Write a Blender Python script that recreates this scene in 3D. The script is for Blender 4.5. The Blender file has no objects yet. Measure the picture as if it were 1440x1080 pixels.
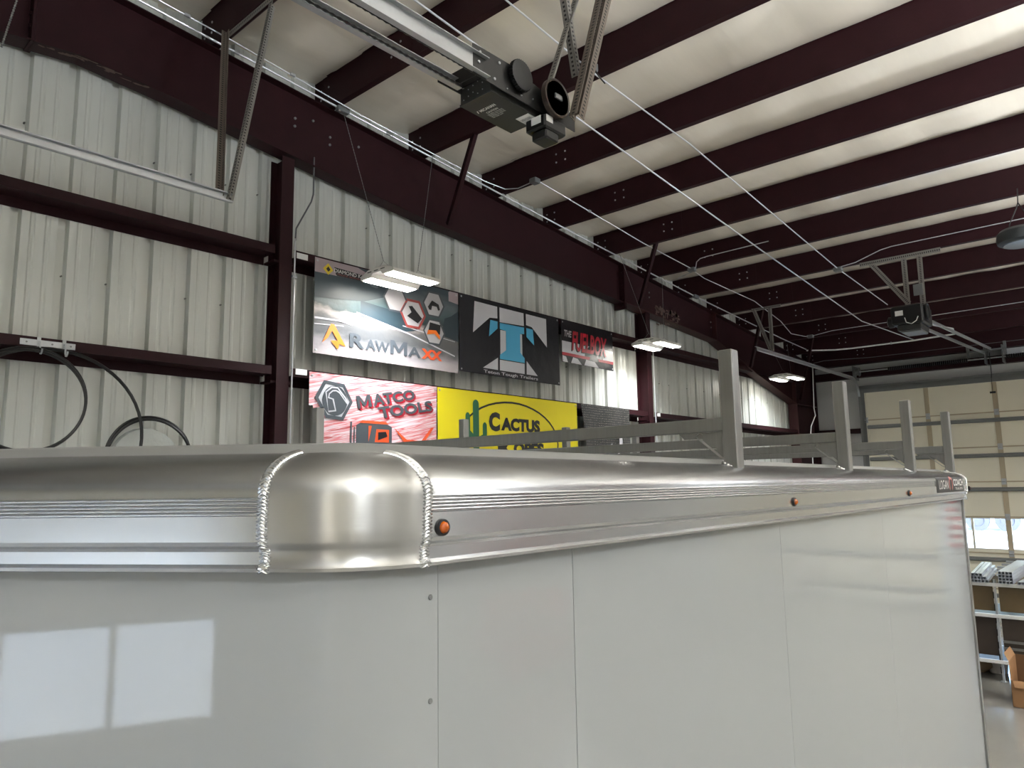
import bpy, bmesh, math, random
from mathutils import Vector, Matrix
random.seed(4)
PI = math.pi
C = bpy.context.scene.collection
sc = bpy.context.scene
H = 2.5            # eye height above the floor; geometry below is written relative to the eye, then lifted by H

# ---------------------------------------------------------------- camera
def make_camera():
    yaw, p, r = math.radians(41.5475), math.radians(7.8523), math.radians(-0.8725)
    f = Vector((-math.sin(yaw)*math.cos(p), math.cos(yaw)*math.cos(p), math.sin(p)))
    rt = Vector((math.cos(yaw), math.sin(yaw), 0)); up = rt.cross(f)
    R_ = math.cos(r)*rt + math.sin(r)*up; U_ = -math.sin(r)*rt + math.cos(r)*up
    cam = bpy.data.cameras.new('camera'); o = bpy.data.objects.new('camera', cam); C.objects.link(o)
    m = Matrix((( R_.x, U_.x, -f.x, 0), (R_.y, U_.y, -f.y, 0), (R_.z, U_.z, -f.z, H), (0, 0, 0, 1)))
    o.matrix_world = m
    cam.sensor_width = 36; cam.lens = 1023.53/1440*36; cam.clip_start = .05; cam.clip_end = 400
    sc.camera = o
make_camera()

# ---------------------------------------------------------------- world, sun, exposure
w = bpy.data.worlds.new('sky'); sc.world = w; w.use_nodes = True
nt = w.node_tree; nt.nodes.clear()
sky = nt.nodes.new('ShaderNodeTexSky'); sky.sky_type = 'NISHITA'; sky.sun_disc = False
sky.sun_elevation = math.radians(38); sky.sun_rotation = math.radians(150); sky.air_density = 1; sky.dust_density = 1.5
bg = nt.nodes.new('ShaderNodeBackground'); bg.inputs['Strength'].default_value = 1.1
ow = nt.nodes.new('ShaderNodeOutputWorld')
nt.links.new(sky.outputs[0], bg.inputs[0]); nt.links.new(bg.outputs[0], ow.inputs[0])
sl = bpy.data.lights.new('sun', 'SUN'); sl.energy = 10; sl.angle = .02; sl.color = (1, .96, .9)
so = bpy.data.objects.new('sun', sl); C.objects.link(so); so.rotation_euler = (math.radians(48), 0, math.radians(35))
sc.view_settings.view_transform = 'Standard'; sc.view_settings.look = 'None'
sc.view_settings.exposure = 1.15
sc.cycles.max_bounces = 14; sc.cycles.diffuse_bounces = 8; sc.cycles.glossy_bounces = 6; sc.view_settings.gamma = 1; sc.view_settings.use_curve_mapping = False
LAMP_WALL, LAMP_HALL, CEILING_FILL = 11.0, 22.0, 240.0        # watts of each lamp strip: row by the gable wall, rows over the hall; then the added upward ceiling fill
GLOW = 14.0        # emission of the lamp lenses

# ---------------------------------------------------------------- materials
def lin(c): return tuple(((v/255)/12.92 if v/255 <= .04045 else ((v/255+.055)/1.055)**2.4) for v in c)
def mat(name, rgb, rough=.5, metal=0., spec=.5, bump=0., bscale=20., var=0., vscale=4., stretch=(1,1,1), emit=None, es=0., coat=0., rvar=0., uv=False):
    m = bpy.data.materials.new(name); m.use_nodes = True; n = m.node_tree.nodes; l = m.node_tree.links
    b = n['Principled BSDF']; col = lin(rgb)+(1,)
    b.inputs['Base Color'].default_value = col; b.inputs['Roughness'].default_value = rough
    b.inputs['Metallic'].default_value = metal; b.inputs['Specular IOR Level'].default_value = spec
    b.inputs['Coat Weight'].default_value = coat; b.inputs['Coat Roughness'].default_value = .03
    if emit: b.inputs['Emission Color'].default_value = lin(emit)+(1,); b.inputs['Emission Strength'].default_value = es
    if bump or var or rvar:
        tc = n.new('ShaderNodeTexCoord'); mp = n.new('ShaderNodeMapping'); mp.inputs['Scale'].default_value = stretch
        l.new(tc.outputs['UV' if uv else 'Object'], mp.inputs[0])
    if bump:
        t = n.new('ShaderNodeTexNoise'); t.inputs['Scale'].default_value = bscale; t.inputs['Detail'].default_value = 4
        l.new(mp.outputs[0], t.inputs[0])
        bp = n.new('ShaderNodeBump'); bp.inputs['Strength'].default_value = bump; bp.inputs['Distance'].default_value = .02
        l.new(t.outputs[0], bp.inputs['Height']); l.new(bp.outputs[0], b.inputs['Normal'])
    if var or rvar:
        t = n.new('ShaderNodeTexNoise'); t.inputs['Scale'].default_value = vscale; t.inputs['Detail'].default_value = 5
        l.new(mp.outputs[0], t.inputs[0])
        if var:
            mx = n.new('ShaderNodeMix'); mx.data_type = 'RGBA'
            mx.inputs[6].default_value = tuple(c*(1-var) for c in col[:3])+(1,); mx.inputs[7].default_value = tuple(min(1, c*(1+var)) for c in col[:3])+(1,)
            l.new(t.outputs[0], mx.inputs[0]); l.new(mx.outputs[2], b.inputs['Base Color'])
        if rvar:
            mr = n.new('ShaderNodeMapRange'); mr.inputs[3].default_value = max(.02, rough-rvar); mr.inputs[4].default_value = rough+rvar
            mr.inputs[1].default_value = .3; mr.inputs[2].default_value = .7
            l.new(t.outputs[0], mr.inputs[0]); l.new(mr.outputs[0], b.inputs['Roughness'])
    return m
def brushed(m, an=.8, rot=.25):
    n = m.node_tree.nodes; l = m.node_tree.links; b = n['Principled BSDF']
    b.inputs['Anisotropic'].default_value = an; b.inputs['Anisotropic Rotation'].default_value = rot
    t = n.new('ShaderNodeTangent'); t.direction_type = 'UV_MAP'; t.uv_map = 'uv'; l.new(t.outputs[0], b.inputs['Tangent'])
def glass(name):
    m = bpy.data.materials.new(name); m.use_nodes = True; n = m.node_tree.nodes; l = m.node_tree.links; n.clear()
    o = n.new('ShaderNodeOutputMaterial'); mx = n.new('ShaderNodeMixShader'); tr = n.new('ShaderNodeBsdfTransparent')
    gl = n.new('ShaderNodeBsdfGlossy'); gl.inputs['Roughness'].default_value = .02; fr = n.new('ShaderNodeFresnel'); fr.inputs[0].default_value = 1.3
    tr.inputs[0].default_value = (.9, .95, 1, 1)
    l.new(fr.outputs[0], mx.inputs[0]); l.new(tr.outputs[0], mx.inputs[1]); l.new(gl.outputs[0], mx.inputs[2]); l.new(mx.outputs[0], o.inputs[0])
    return m
def perforated(name, rgb):
    m = mat(name, rgb, .5, .2); n = m.node_tree.nodes; l = m.node_tree.links; b = n['Principled BSDF']
    tc = n.new('ShaderNodeTexCoord'); sp = n.new('ShaderNodeSeparateXYZ'); l.new(tc.outputs['UV'], sp.inputs[0])
    def mth(op, a, bb):
        q = n.new('ShaderNodeMath'); q.operation = op
        for i, v in enumerate((a, bb)):
            if hasattr(v, 'links'): l.new(v, q.inputs[i])
            elif v is not None: q.inputs[i].default_value = v
        return q.outputs[0]
    fu = mth('ABSOLUTE', mth('SUBTRACT', mth('FRACT', mth('MULTIPLY', sp.outputs[0], 38.), None), .5), None)
    fv = mth('ABSOLUTE', mth('SUBTRACT', mth('FRACT', mth('MULTIPLY', sp.outputs[1], 1.), None), .5), None)
    k = mth('MULTIPLY', mth('LESS_THAN', fu, .24), mth('LESS_THAN', fv, .17))
    mx = n.new('ShaderNodeMix'); mx.data_type = 'RGBA'; mx.inputs[6].default_value = lin(rgb)+(1,); mx.inputs[7].default_value = (.012, .01, .01, 1)
    l.new(k, mx.inputs[0]); l.new(mx.outputs[2], b.inputs['Base Color'])
    
    return m

M = {}
M['red'] = mat('red_primer', (40, 15, 19), .55, spec=.18, var=.25, vscale=6, bump=.05, bscale=60)
M['red_rust'] = mat('red_primer_chalky', (58, 29, 30), .5, spec=.3, var=.3, vscale=3, bump=.05, bscale=50)
M['wall'] = mat('wall_sheet', (192, 194, 188), .3, .1, var=.03, vscale=1)
M['vinyl'] = mat('insulation_vinyl', (230, 221, 206), .13, spec=.8, bump=.24, bscale=3.2, stretch=(3.5, .6, .6), var=.06, vscale=2)
M['liner'] = mat('wall_liner', (196, 196, 194), .38, bump=.05, bscale=8)
M['door'] = mat('door_cream', (228, 222, 202), .45, bump=.05, bscale=120, stretch=(1, 1, .1))
M['door_tan'] = mat('door_stile_tan', (176, 162, 136), .45)
M['galv'] = mat('galvanised', (178, 181, 184), .35, .6, var=.08, vscale=30)
M['galv_dull'] = mat('galvanised_dull', (120, 121, 120), .45, .4, var=.08, vscale=20)
M['perf'] = perforated('perforated_angle', (128, 124, 118))
M['perf_old'] = perforated('perforated_angle_stained', (112, 102, 92))
M['black'] = mat('black_steel', (24, 24, 24), .38)
M['charcoal'] = mat('charcoal_enamel', (44, 45, 43), .5)
M['deepblack'] = mat('deep_black', (9, 9, 10), .45)
M['belt'] = mat('wheel_rim', (62, 52, 46), .4, .3)
M['conduit'] = mat('conduit_silver', (196, 197, 200), .28, .45)
M['cable'] = mat('grey_cable', (88, 88, 90), .5)
M['white_pvc'] = mat('white_pipe', (214, 214, 212), .35)
M['boxgrey'] = mat('cast_box', (120, 122, 122), .5, .6)
M['alu'] = mat('brushed_aluminium', (190, 191, 192), .27, 1., bump=.012, bscale=1., stretch=(2, 1100, 1), uv=True)
M['alu_corner'] = mat('ground_aluminium', (188, 188, 187), .3, 1., bump=.03, bscale=1., stretch=(8, 800, 1), uv=True)
brushed(M['alu']); brushed(M['alu_corner'], .85)
M['alu_edge'] = mat('roof_edge_aluminium', (170, 171, 170), .5, .8)
M['weld'] = mat('weld_bead', (206, 207, 208), .22, 1.)
M['alu_tube'] = mat('mill_aluminium', (152, 152, 150), .36, .92, bump=.05, bscale=6, stretch=(14, 14, .6), var=.14, vscale=5)
M['panel'] = mat('white_composite', (148, 150, 151), .04, spec=.27, bump=.008, bscale=1.3)
M['seam'] = mat('seam_dark', (90, 90, 88), .6)
M['amber'] = mat('amber_lens', (178, 84, 14), .15, coat=.5, var=.5, vscale=160)
M['redlens'] = mat('red_lens', (120, 14, 12), .12, coat=.5)
M['rubber'] = mat('rubber', (18, 17, 17), .5)
M['concrete'] = mat('floor_concrete', (132, 130, 124), .13, bump=.03, bscale=6, var=.2, vscale=1.3, rvar=.12)
M['fixture'] = mat('fixture_white', (216, 214, 208), .4)
M['lens'] = mat('lamp_lens', (255, 255, 250), .4, emit=(255, 250, 240), es=GLOW)
M['wood'] = mat('stained_board', (92, 76, 50), .45, var=.3, vscale=5)
M['wood_dark'] = mat('dark_board', (58, 48, 40), .5, var=.3, vscale=5)
M['card'] = mat('cardboard', (146, 108, 72), .7, var=.08)
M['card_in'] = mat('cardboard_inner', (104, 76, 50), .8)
M['glass'] = glass('window_glass')
M['asphalt'] = mat('yard_concrete', (214, 212, 206), .8, var=.08, vscale=.6)
M['tire'] = mat('tire', (58, 62, 70), .7)
M['truckblue'] = mat('trailer_paint', (84, 110, 150), .4)
M['plastic_clear'] = mat('cloudy_wrap', (176, 180, 176), .25, bump=.4, bscale=14)
M['white'] = mat('white_ink', (226, 224, 220), .4)
M['tag'] = mat('paper_tag', (228, 228, 226), .5)
M['hose'] = mat('black_hose', (30, 30, 30), .3)
M['fan'] = mat('fan_housing', (52, 56, 58), .45)
M['fan_lens'] = mat('fan_lens', (120, 130, 142), .2)
M['spring'] = mat('oiled_spring', (44, 40, 42), .35, .8)

# ---------------------------------------------------------------- mesh builder
class MB:
    def __init__(s): s.v, s.f, s.uv = [], [], {}
    def add(s, vs, fs):
        k = len(s.v); s.v += [tuple(v) for v in vs]; s.f += [tuple(i+k for i in f) for f in fs]; return s
    def box(s, x0, x1, y0, y1, z0, z1):
        x0, x1 = min(x0, x1), max(x0, x1); y0, y1 = min(y0, y1), max(y0, y1); z0, z1 = min(z0, z1), max(z0, z1)
        return s.add([(x0,y0,z0),(x1,y0,z0),(x1,y1,z0),(x0,y1,z0),(x0,y0,z1),(x1,y0,z1),(x1,y1,z1),(x0,y1,z1)],
              [(0,3,2,1),(4,5,6,7),(0,1,5,4),(1,2,6,5),(2,3,7,6),(3,0,4,7)])
    def bbox(s, x0, x1, y0, y1, z0, z1, b=.004):      # box with chamfered vertical and horizontal edges
        x0, x1 = min(x0, x1), max(x0, x1); y0, y1 = min(y0, y1), max(y0, y1); z0, z1 = min(z0, z1), max(z0, z1)
        b = min(b, (x1-x0)/3, (y1-y0)/3, (z1-z0)/3)
        rings = []
        for z, i in ((z0, b), (z0+b, 0), (z1-b, 0), (z1, b)):
            c = b + i if i else b
            xa, xb, ya, yb = x0+i, x1-i, y0+i, y1-i
            rings.append([(xa+b,ya,z),(xb-b,ya,z),(xb,ya+b,z),(xb,yb-b,z),(xb-b,yb,z),(xa+b,yb,z),(xa,yb-b,z),(xa,ya+b,z)])
        return s.loft(rings, True, True)
    def loft(s, rings, closed=True, caps=False):
        n = len(rings[0]); vs = [p for r in rings for p in r]; fs = []
        for i in range(len(rings)-1):
            for j in range(n if closed else n-1):
                a, b_ = i*n+j, i*n+(j+1) % n
                fs.append((a, b_, b_+n, a+n))
        if caps: fs.append(tuple(range(n))[::-1]); fs.append(tuple((len(rings)-1)*n+j for j in range(n)))
        return s.add(vs, fs)
    def prism(s, prof, axis, a, b_):                   # prof: 2D loop in the other two axes (in order), extruded along axis
        def P(u, v, t): return (t, u, v) if axis == 0 else (u, t, v) if axis == 1 else (u, v, t)
        r = [[P(u, v, a) for u, v in prof], [P(u, v, b_) for u, v in prof]]
        return s.loft(r, True, True)
    def tube(s, pts, r, n=8, caps=True):
        pts = [Vector(p) for p in pts]; rings = []
        up = Vector((0, 0, 1))
        prev = None
        for i, p in enumerate(pts):
            d = (pts[min(i+1, len(pts)-1)] - pts[max(i-1, 0)]).normalized()
            a = d.cross(up) if abs(d.z) < .95 else d.cross(Vector((0, 1, 0)))
            if prev is not None:
                a = prev - d*prev.dot(d)
            a.normalize(); prev = a; b_ = d.cross(a)
            rr = r[i] if isinstance(r, (list, tuple)) else r
            rings.append([p + a*math.cos(2*PI*k/n)*rr + b_*math.sin(2*PI*k/n)*rr for k in range(n)])
        return s.loft(rings, True, caps)
    def cyl(s, a, b_, r, n=16): return s.tube([a, b_], r, n)
    def lathe(s, c, axis, prof, n=24):                 # prof: list of (radius, offset along axis)
        c = Vector(c); ax = Vector(axis).normalized(); a = ax.orthogonal().normalized(); b_ = ax.cross(a); rings = []
        for rr, t in prof: rings.append([c + ax*t + (a*math.cos(2*PI*k/n) + b_*math.sin(2*PI*k/n))*max(rr, 1e-5) for k in range(n)])
        return s.loft(rings, True, True)
    def angle(s, a, b_, side, wd=.038, th=.004, flip=None):        # L-section bar from a to b_ with uv for holes
        a, b_ = Vector(a), Vector(b_); d = (b_-a).normalized(); u = Vector(side); u = (u - d*u.dot(d)).normalized(); v = d.cross(u)
        if flip: v = -v
        L = (b_-a).length
        for e, t in ((u, v), (v, u)):
            k = len(s.v)
            q = [a, a+e*wd, a+e*wd+t*th, a+t*th]
            s.add(q + [p + d*L for p in q], [(0,1,5,4),(1,2,6,5),(2,3,7,6),(3,0,4,7),(0,3,2,1),(4,5,6,7)])
            for fi in (len(s.f)-6, len(s.f)-4): s.uv[fi] = [(0,0),(0,1),(L,1),(L,0)] if fi == len(s.f)-6 else [(0,1),(0,0),(L,0),(L,1)]
        return s
ORI = {}
def build(name, mb, m, parent=None, org=None, smooth=False, label=None, cat=None, group=None, kind=None, ang=35):
    base = ORI[parent.name] if parent else Vector(org or (0, 0, 0))
    me = bpy.data.meshes.new(name); me.from_pydata([tuple(Vector(v)-base) for v in mb.v], [], mb.f)
    me.materials.append(M[m] if isinstance(m, str) else m)
    if mb.uv:
        ul = me.uv_layers.new(name='uv')
        for p in me.polygons:
            q = mb.uv.get(p.index)
            if q:
                for li, c in zip(p.loop_indices, q): ul.data[li].uv = c
    me.update()
    bm = bmesh.new(); bm.from_mesh(me); bmesh.ops.recalc_face_normals(bm, faces=bm.faces); bm.to_mesh(me); bm.free()
    if smooth:
        me.shade_smooth(); me.set_sharp_from_angle(angle=math.radians(ang))
    o = bpy.data.objects.new(name, me); C.objects.link(o)
    if parent: o.parent = parent
    else: o.location = base
    ORI[o.name] = base
    return tag(o, label, cat, group, kind)
def tag(o, label=None, cat=None, group=None, kind=None):
    if label: o['label'] = label
    if cat: o['category'] = cat
    if group: o['group'] = group
    if kind: o['kind'] = kind
    return o
def thing(name, org, label=None, cat=None, group=None, kind=None):
    o = bpy.data.objects.new(name, None); C.objects.link(o); o.location = org; o.empty_display_size = .1
    ORI[o.name] = Vector(org); return tag(o, label, cat, group, kind)
def copy_part(src, parent, off):                      # shares mesh data, shifted
    o = src.copy(); C.objects.link(o); o.parent = parent; o.location = Vector(src.location) + Vector(off) + (ORI[src.name] - ORI[parent.name]); ORI[o.name] = ORI[src.name]
    return o
def copy_tree(root, off, label=None):
    r = root.copy(); C.objects.link(r); r.location = root.location + Vector(off); ORI[r.name] = ORI[root.name] + Vector(off)
    if label: r['label'] = label
    for ch in list(root.children):
        c = ch.copy(); C.objects.link(c); c.parent = r; ORI[c.name] = ORI[r.name]
        for g in list(ch.children):
            d = g.copy(); C.objects.link(d); d.parent = c; ORI[d.name] = ORI[r.name]
    return r

_tx = {}
def text2d(s, bold=.0, shear=0.):
    key = (s, bold, shear)
    if key in _tx: return _tx[key]
    cu = bpy.data.curves.new('t', 'FONT'); cu.body = s; cu.size = 1; cu.offset = bold; cu.shear = shear; cu.resolution_u = 3; cu.fill_mode = 'FRONT'
    o = bpy.data.objects.new('t', cu); C.objects.link(o)
    bpy.context.view_layer.update()
    me = bpy.data.meshes.new_from_object(o.evaluated_get(bpy.context.evaluated_depsgraph_get()))
    vs = [(v.co.x, v.co.y) for v in me.vertices]; fs = [tuple(p.vertices) for p in me.polygons]
    bpy.data.objects.remove(o); bpy.data.curves.remove(cu); bpy.data.meshes.remove(me)
    x0, x1 = min(v[0] for v in vs), max(v[0] for v in vs); y0, y1 = min(v[1] for v in vs), max(v[1] for v in vs)
    vs = [((x-x0)/(x1-x0), (y-y0)/(y1-y0)) for x, y in vs]
    _tx[key] = (vs, fs); return _tx[key]
def text_at(mb, s, quad, place, bold=.0, shear=0.):
    if bold > 0 and s[0] == 'M':          # heavy block M drawn by hand, rest of the word after it
        a, b_, c, d = [Vector(q) for q in quad]; f = 1. if len(s) == 1 else .235
        mp = [(0,0),(.2,0),(.2,.65),(.43,.15),(.57,.15),(.8,.65),(.8,0),(1,0),(1,1),(.77,1),(.5,.42),(.23,1),(0,1)]
        mb.add([place(*((a*(1-x*f)+b_*x*f)*(1-y)+(d*(1-x*f)+c*x*f)*y)) for x, y in mp], [tuple(range(13))])
        if len(s) == 1: return mb
        g_ = .265; s = s[1:]; quad = [tuple(a*(1-g_)+b_*g_), tuple(b_), tuple(c), tuple(d*(1-g_)+c*g_)]
    if 'M' in s: bold = 0.   # quad: four (u,v) corners BL, BR, TR, TL
    vs, fs = text2d(s, bold, shear); a, b_, c, d = [Vector(q) for q in quad]
    mb.add([place(*((a*(1-x)+b_*x)*(1-y)+(d*(1-x)+c*x)*y)) for x, y in vs], fs); return mb
def rect(x0, x1, z0, z1): return [(x0, z0), (x1, z0), (x1, z1), (x0, z1)]
def arc(cx, cz, rx, rz, a0, a1, n): return [(cx+rx*math.cos(a0+(a1-a0)*i/n), cz+rz*math.sin(a0+(a1-a0)*i/n)) for i in range(n+1)]

# ================================================================= STRUCTURE
XW, XR = -6.1, 14.5            # left (gable) wall and right wall
YF, YB = -3.1, 17.45           # front and back (door) walls
def roofz(y): return 4.10 - .0833*y       # underside of the purlins
PD = .34       # purlin depth
fl = MB().box(XW-.3, XR, YF, YB, -2.7, -2.5); build('floor', fl, 'concrete', org=(0, 0, -2.5), kind='structure')
for ya_, yb_ in ((YB+.1, 130), (-90, YF-.1)): build('ground', MB().box(-90, 90, ya_, yb_, -2.72, -2.52), 'asphalt', org=(0, ya_, -2.52), kind='structure')

# ceiling: roof deck, one sagging insulation strip per bay, purlins
deck = MB()
def rp(x, y, dz): return (x, y, roofz(y)+dz)
deck.loft([[rp(XW-.3, YF-.3, .38), rp(XR+.3, YF-.3, .38), rp(XR+.3, YF-.3, .46), rp(XW-.3, YF-.3, .46)], [rp(XW-.3, YB+.3, .38), rp(XR+.3, YB+.3, .38), rp(XR+.3, YB+.3, .46), rp(XW-.3, YB+.3, .46)]], True, True)
ceil_ = build('ceiling', deck, 'liner', org=(0, 0, 4.3), kind='structure')
P = 1.215; PY = [6.37+P*k for k in range(-7, 10)]
for k in range(-8, 10):
    y0 = 6.37+P*k; y1 = y0+P
    y0 = max(y0, YF-.1); y1 = min(y1, YB+.1)
    if y1-y0 < .05: continue
    s = MB(); rings = []
    xs = [XW-.1 + (XR-XW+.2)*i/92 for i in range(93)]
    for i, x in enumerate(xs):
        sg = .08*(1+.16*math.sin(i*1.7+k)+.12*math.sin(i*4.3+2*k))*min(1, (y1-y0)/P)
        rings.append([(x, y0+(y1-y0)*t/12, roofz(y0+(y1-y0)*t/12)+PD-sg*(math.sin(PI*t/12)**.6 if 0 < t < 12 else 0)) for t in range(13)])
    s.loft(rings, False); build('insulation_strip', s, 'vinyl', ceil_, smooth=True, ang=60)
def purlin_mb(x0, x1, y, t=.004, dz=0., dy=0.):
    z = roofz(y)+dz; y += dy
    # Z section: web, top flange towards -Y, bottom flange towards +Y, lips
    s = -.0833
    prof = [(y, z), (y+.06, z+.06*s), (y+.075, z+.06*s+.014), (y+.0725, z+.06*s+.018), (y+.058, z+.06*s+t), (y+t, z+t),
            (y+t, z+PD), (y-.06, z+PD-.06*s), (y-.074, z+PD-.014-.06*s), (y-.071, z+PD-.017-.06*s), (y-.058, z+PD-.004-.06*s), (y, z+PD-.004)]
    return MB().prism(prof, 0, x0, x1)
bolts_src = None
for i, y in enumerate(PY):
    p = build('purlin', purlin_mb(XW-.05, XR, y), 'red', ceil_)
    lap = purlin_mb(-5.9, -4.62 if i % 2 else -4.5, y, .004, -.004, -.005)
    build('lap_plate', lap, 'red', p)
    b = MB()
    for dx in (0, .13):
        for dz in (.12, .22):
            for xo in (-4.9, -6.02):
                b.lathe((xo+dx, y-.005, roofz(y)+dz), (0, -1, 0), [(.011, 0), (.011, .006), (.006, .009)], 6)
    build('bolts', b, 'galv', p, kind='stuff')

# ---- left (gable) wall: corrugated sheets 3 ribs wide
PIT = .3155
def sheet_profile(y0, n):
    out = []
    for k in range(n):
        y = y0 + k*PIT
        # (y, depth away from the room)
        out += [(y-.040, 0), (y-.027, .046), (y+.024, .046), (y+.038, 0), (y+.09, 0), (y+.102, .006), (y+.118, .006), (y+.13, 0), (y+.19, 0), (y+.202, .006), (y+.218, .006), (y+.23, 0)]
    out.append((y0+n*PIT-.036, 0)); return out
wl_ = thing('wall_left', (XW, 0, -2.5), kind='structure')
yy = 1.424-5*3*PIT
while yy < YB-.1:
    n = 3 if yy+3*PIT < YB else max(1, int((YB-yy)/PIT))
    pr = sheet_profile(yy, n)
    s = MB(); lo = [(XW-d, y, -2.5) for y, d in pr]; hi = [(XW-d, y, roofz(y)+PD) for y, d in pr]
    lo2 = [(XW-d-.004, y, -2.5) for y, d in pr[::-1]]; hi2 = [(XW-d-.004, y, roofz(y)+PD) for y, d in pr[::-1]]
    s.loft([lo+lo2, hi+hi2], True, True)
    o = build('wall_sheet', s, 'wall', wl_)
    yy += 3*PIT
back = MB().box(XW-.3, XW-.06, YF-.3, YB+.3, -2.7, 4.6); build('wall_backing', back, 'seam', wl_)
sc_ = MB()
for k in range(-12, 52):
    y = 1.424+k*PIT
    for z in (2.10, .97, 2.72, 1.6):
        if -3 < y < YB and random.random() < .5: sc_.lathe((XW-.03, y+.01, z+.02), (1, 0, 0), [(.007, 0), (.007, .02), (.003, .026)], 6)
build('screws', sc_, 'galv_dull', wl_, kind='stuff')
# girts (Z section) bay by bay
def girt_mb(y0, y1, zt):
    x1, x0 = -5.895, -6.098
    prof = [(x0, zt-.072), (x1-.004, zt-.072), (x1-.004, zt-.004), (x1-.016, zt-.004), (x1-.016, zt), (x1, zt), (x1, zt-.076), (x0+.004, zt-.076), (x0+.004, zt-.15), (x0, zt-.15)]
    return MB().prism(prof, 1, y0, y1)
COLS = [(-3.0, 'a'), (3.51, 'b'), (9.93, 'c'), (16.2, 'd')]
for zt in (2.214, 1.09, -.1, -1.3):
    for (ya, yb) in ((-2.6, 3.40), (3.60, 9.83), (10.03, 16.6)):
        g = build('girt', girt_mb(ya, yb, zt), 'red', wl_)
        build('clip', MB().box(-6.09, -5.91, yb+.0, yb+.05, zt-.15, zt-.13), 'red', g); build('clip', MB().box(-6.09, -5.91, ya-.05, ya, zt-.15, zt-.13), 'red', g)
        build('bolt', MB().lathe((-5.99, yb-.04, zt-.08), (0, 0, -1), [(.012, 0), (.012, .012)], 6), 'red', g)

# ---- back wall (far doors) and front wall (near doors)
DX0, DX1 = -4.82, .06
def end_wall(name, y, inn):        # inn = direction into the room (-1 far wall, +1 near wall)
    t = thing(name, (0, y, -2.5), kind='structure')
    zt = roofz(y)+PD; yb = y-inn*.25
    s = MB()
    # pier left, pier between, right of second door, lintel above
    for x0, x1 in ((XW-.1, DX0-.02), (DX1+.02, 1.62), (6.46, XR)):
        s.box(x0, x1, y, yb, -2.5, 2.0)
    s.box(XW-.1, XR, y, yb, 1.98, zt)
    build('liner', s, 'liner', t)
    g = MB(); yi = y+inn*.0
    for x0, x1 in ((XW, DX0-.1), (DX1+.1, 1.45), (6.6, XR)):
        g.box(x0, x1, yi, yi+inn*.17, 1.02, 1.12)
    build('girt', g, 'red', t)
    g = MB().box(XW, XR, yi, yi+inn*.17, 2.26, 2.42); build('girt', g, 'red', t)
    g = MB().box(XW, XR, yi, yi+inn*.2, zt-.42, zt-.22); build('eave_strut', g, 'red', t)
    return t
wb = end_wall('wall_back', YB, -1)
wf = end_wall('wall_front', YF-.15, 1)
build('wall_right', MB().box(XR, XR+.25, YF-.3, YB+.3, -2.7, 4.6), 'liner', org=(XR, 0, -2.5), kind='structure')

JT = [1.905, 1.29, .60, -.089, -.78, -1.485, -2.17, -2.5]
def make_door(name, x0, yin, inn, win, nbay=4):
    """sectional door; yin = room face of the sections, inn = direction into the room"""
    t = thing(name, ((x0+x0+4.88)/2, yin, -2.5), kind='structure')
    x1 = x0+4.88; bw = (x1-x0)/nbay
    for k in range(len(JT)-1):
        za, zb = JT[k+1]+.004, JT[k]-.004
        f = MB(); wins = []
        if k == 4:
            for b in range(nbay):
                for h in range(2):
                    a = x0+b*bw+(.045 if h == 0 else bw/2+.02); c = x0+b*bw+(bw/2-.02 if h == 0 else bw-.045)
                    if win is None or b in win: wins.append((a, c))
        if wins:
            xs = x0
            for a, c in wins + [(x1, x1)]:
                if a > xs: f.box(xs, a, yin, yin-inn*.045, za, zb)
                if c > a:
                    f.box(a, c, yin, yin-inn*.045, za, -1.40); f.box(a, c, yin, yin-inn*.045, -.815, zb)
                xs = c
            sec = build('door_section', f, 'door', t)
            for a, c in wins: build('pane', MB().box(a, c, yin-inn*.02, yin-inn*.026, -1.40, -.815), 'glass', sec)
        else:
            f.box(x0, x1, yin, yin-inn*.045, za, zb); sec = build('door_section', f, 'door', t)
            r = MB()
            for q in range(1, 3): r.box(x0, x1, yin, yin+inn*.003, za+(zb-za)*q/3-.004, za+(zb-za)*q/3+.004)
    for b in range(nbay+1):
        xc = x0+b*bw; hw = .045
        f = MB()
        for k in range(len(JT)-1):
            f.box(xc-hw, xc+hw, yin, yin+inn*.012, JT[k+1]+.01, JT[k]-.01)
        st = build('stile', f, 'door_tan' if 0 < b < nbay else 'door', t)
        for k in range(1, len(JT)-1):
            hg = MB().box(xc-.04, xc+.04, yin+inn*.012, yin+inn*.02, JT[k]-.06, JT[k]+.06); hg.cyl((xc-.03, yin+inn*.028, JT[k]), (xc+.03, yin+inn*.028, JT[k]), .012, 8)
            build('hinge', hg, 'galv', st)
    for z in (1.134, .43, -.24, -1.607, -2.3):
        build( 'strut', MB().prism([(yin, z-.04), (yin+inn*.02, z-.04), (yin+inn*.02, z-.03), (yin+inn*.06, z-.025), (yin+inn*.06, z+.025), (yin+inn*.02, z+.03), (yin+inn*.02, z+.04), (yin, z+.04)], 0, x0+.02, x1-.02), 'galv_dull', t)
    for k in range(1, len(JT)-1):
        build('joint_rail', MB().box(x0, x1, yin, yin+inn*.014, JT[k]-.012, JT[k]+.012), 'door_tan', t)
    build('top_rail', MB().box(x0, x1, yin-inn*.03, yin+inn*.02, 1.9, 2.01), 'galv_dull', t)
    return t
YD = 17.28
d1 = make_door('door_1', DX0, YD, -1, None)
d2 = make_door('door_2', DX0, YF-.02, 1, (0, 1, 2))
d3 = make_door('door_3', 1.6, YD, -1, ())
d4 = make_door('door_4', 1.6, YF-.02, 1, ())
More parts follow.
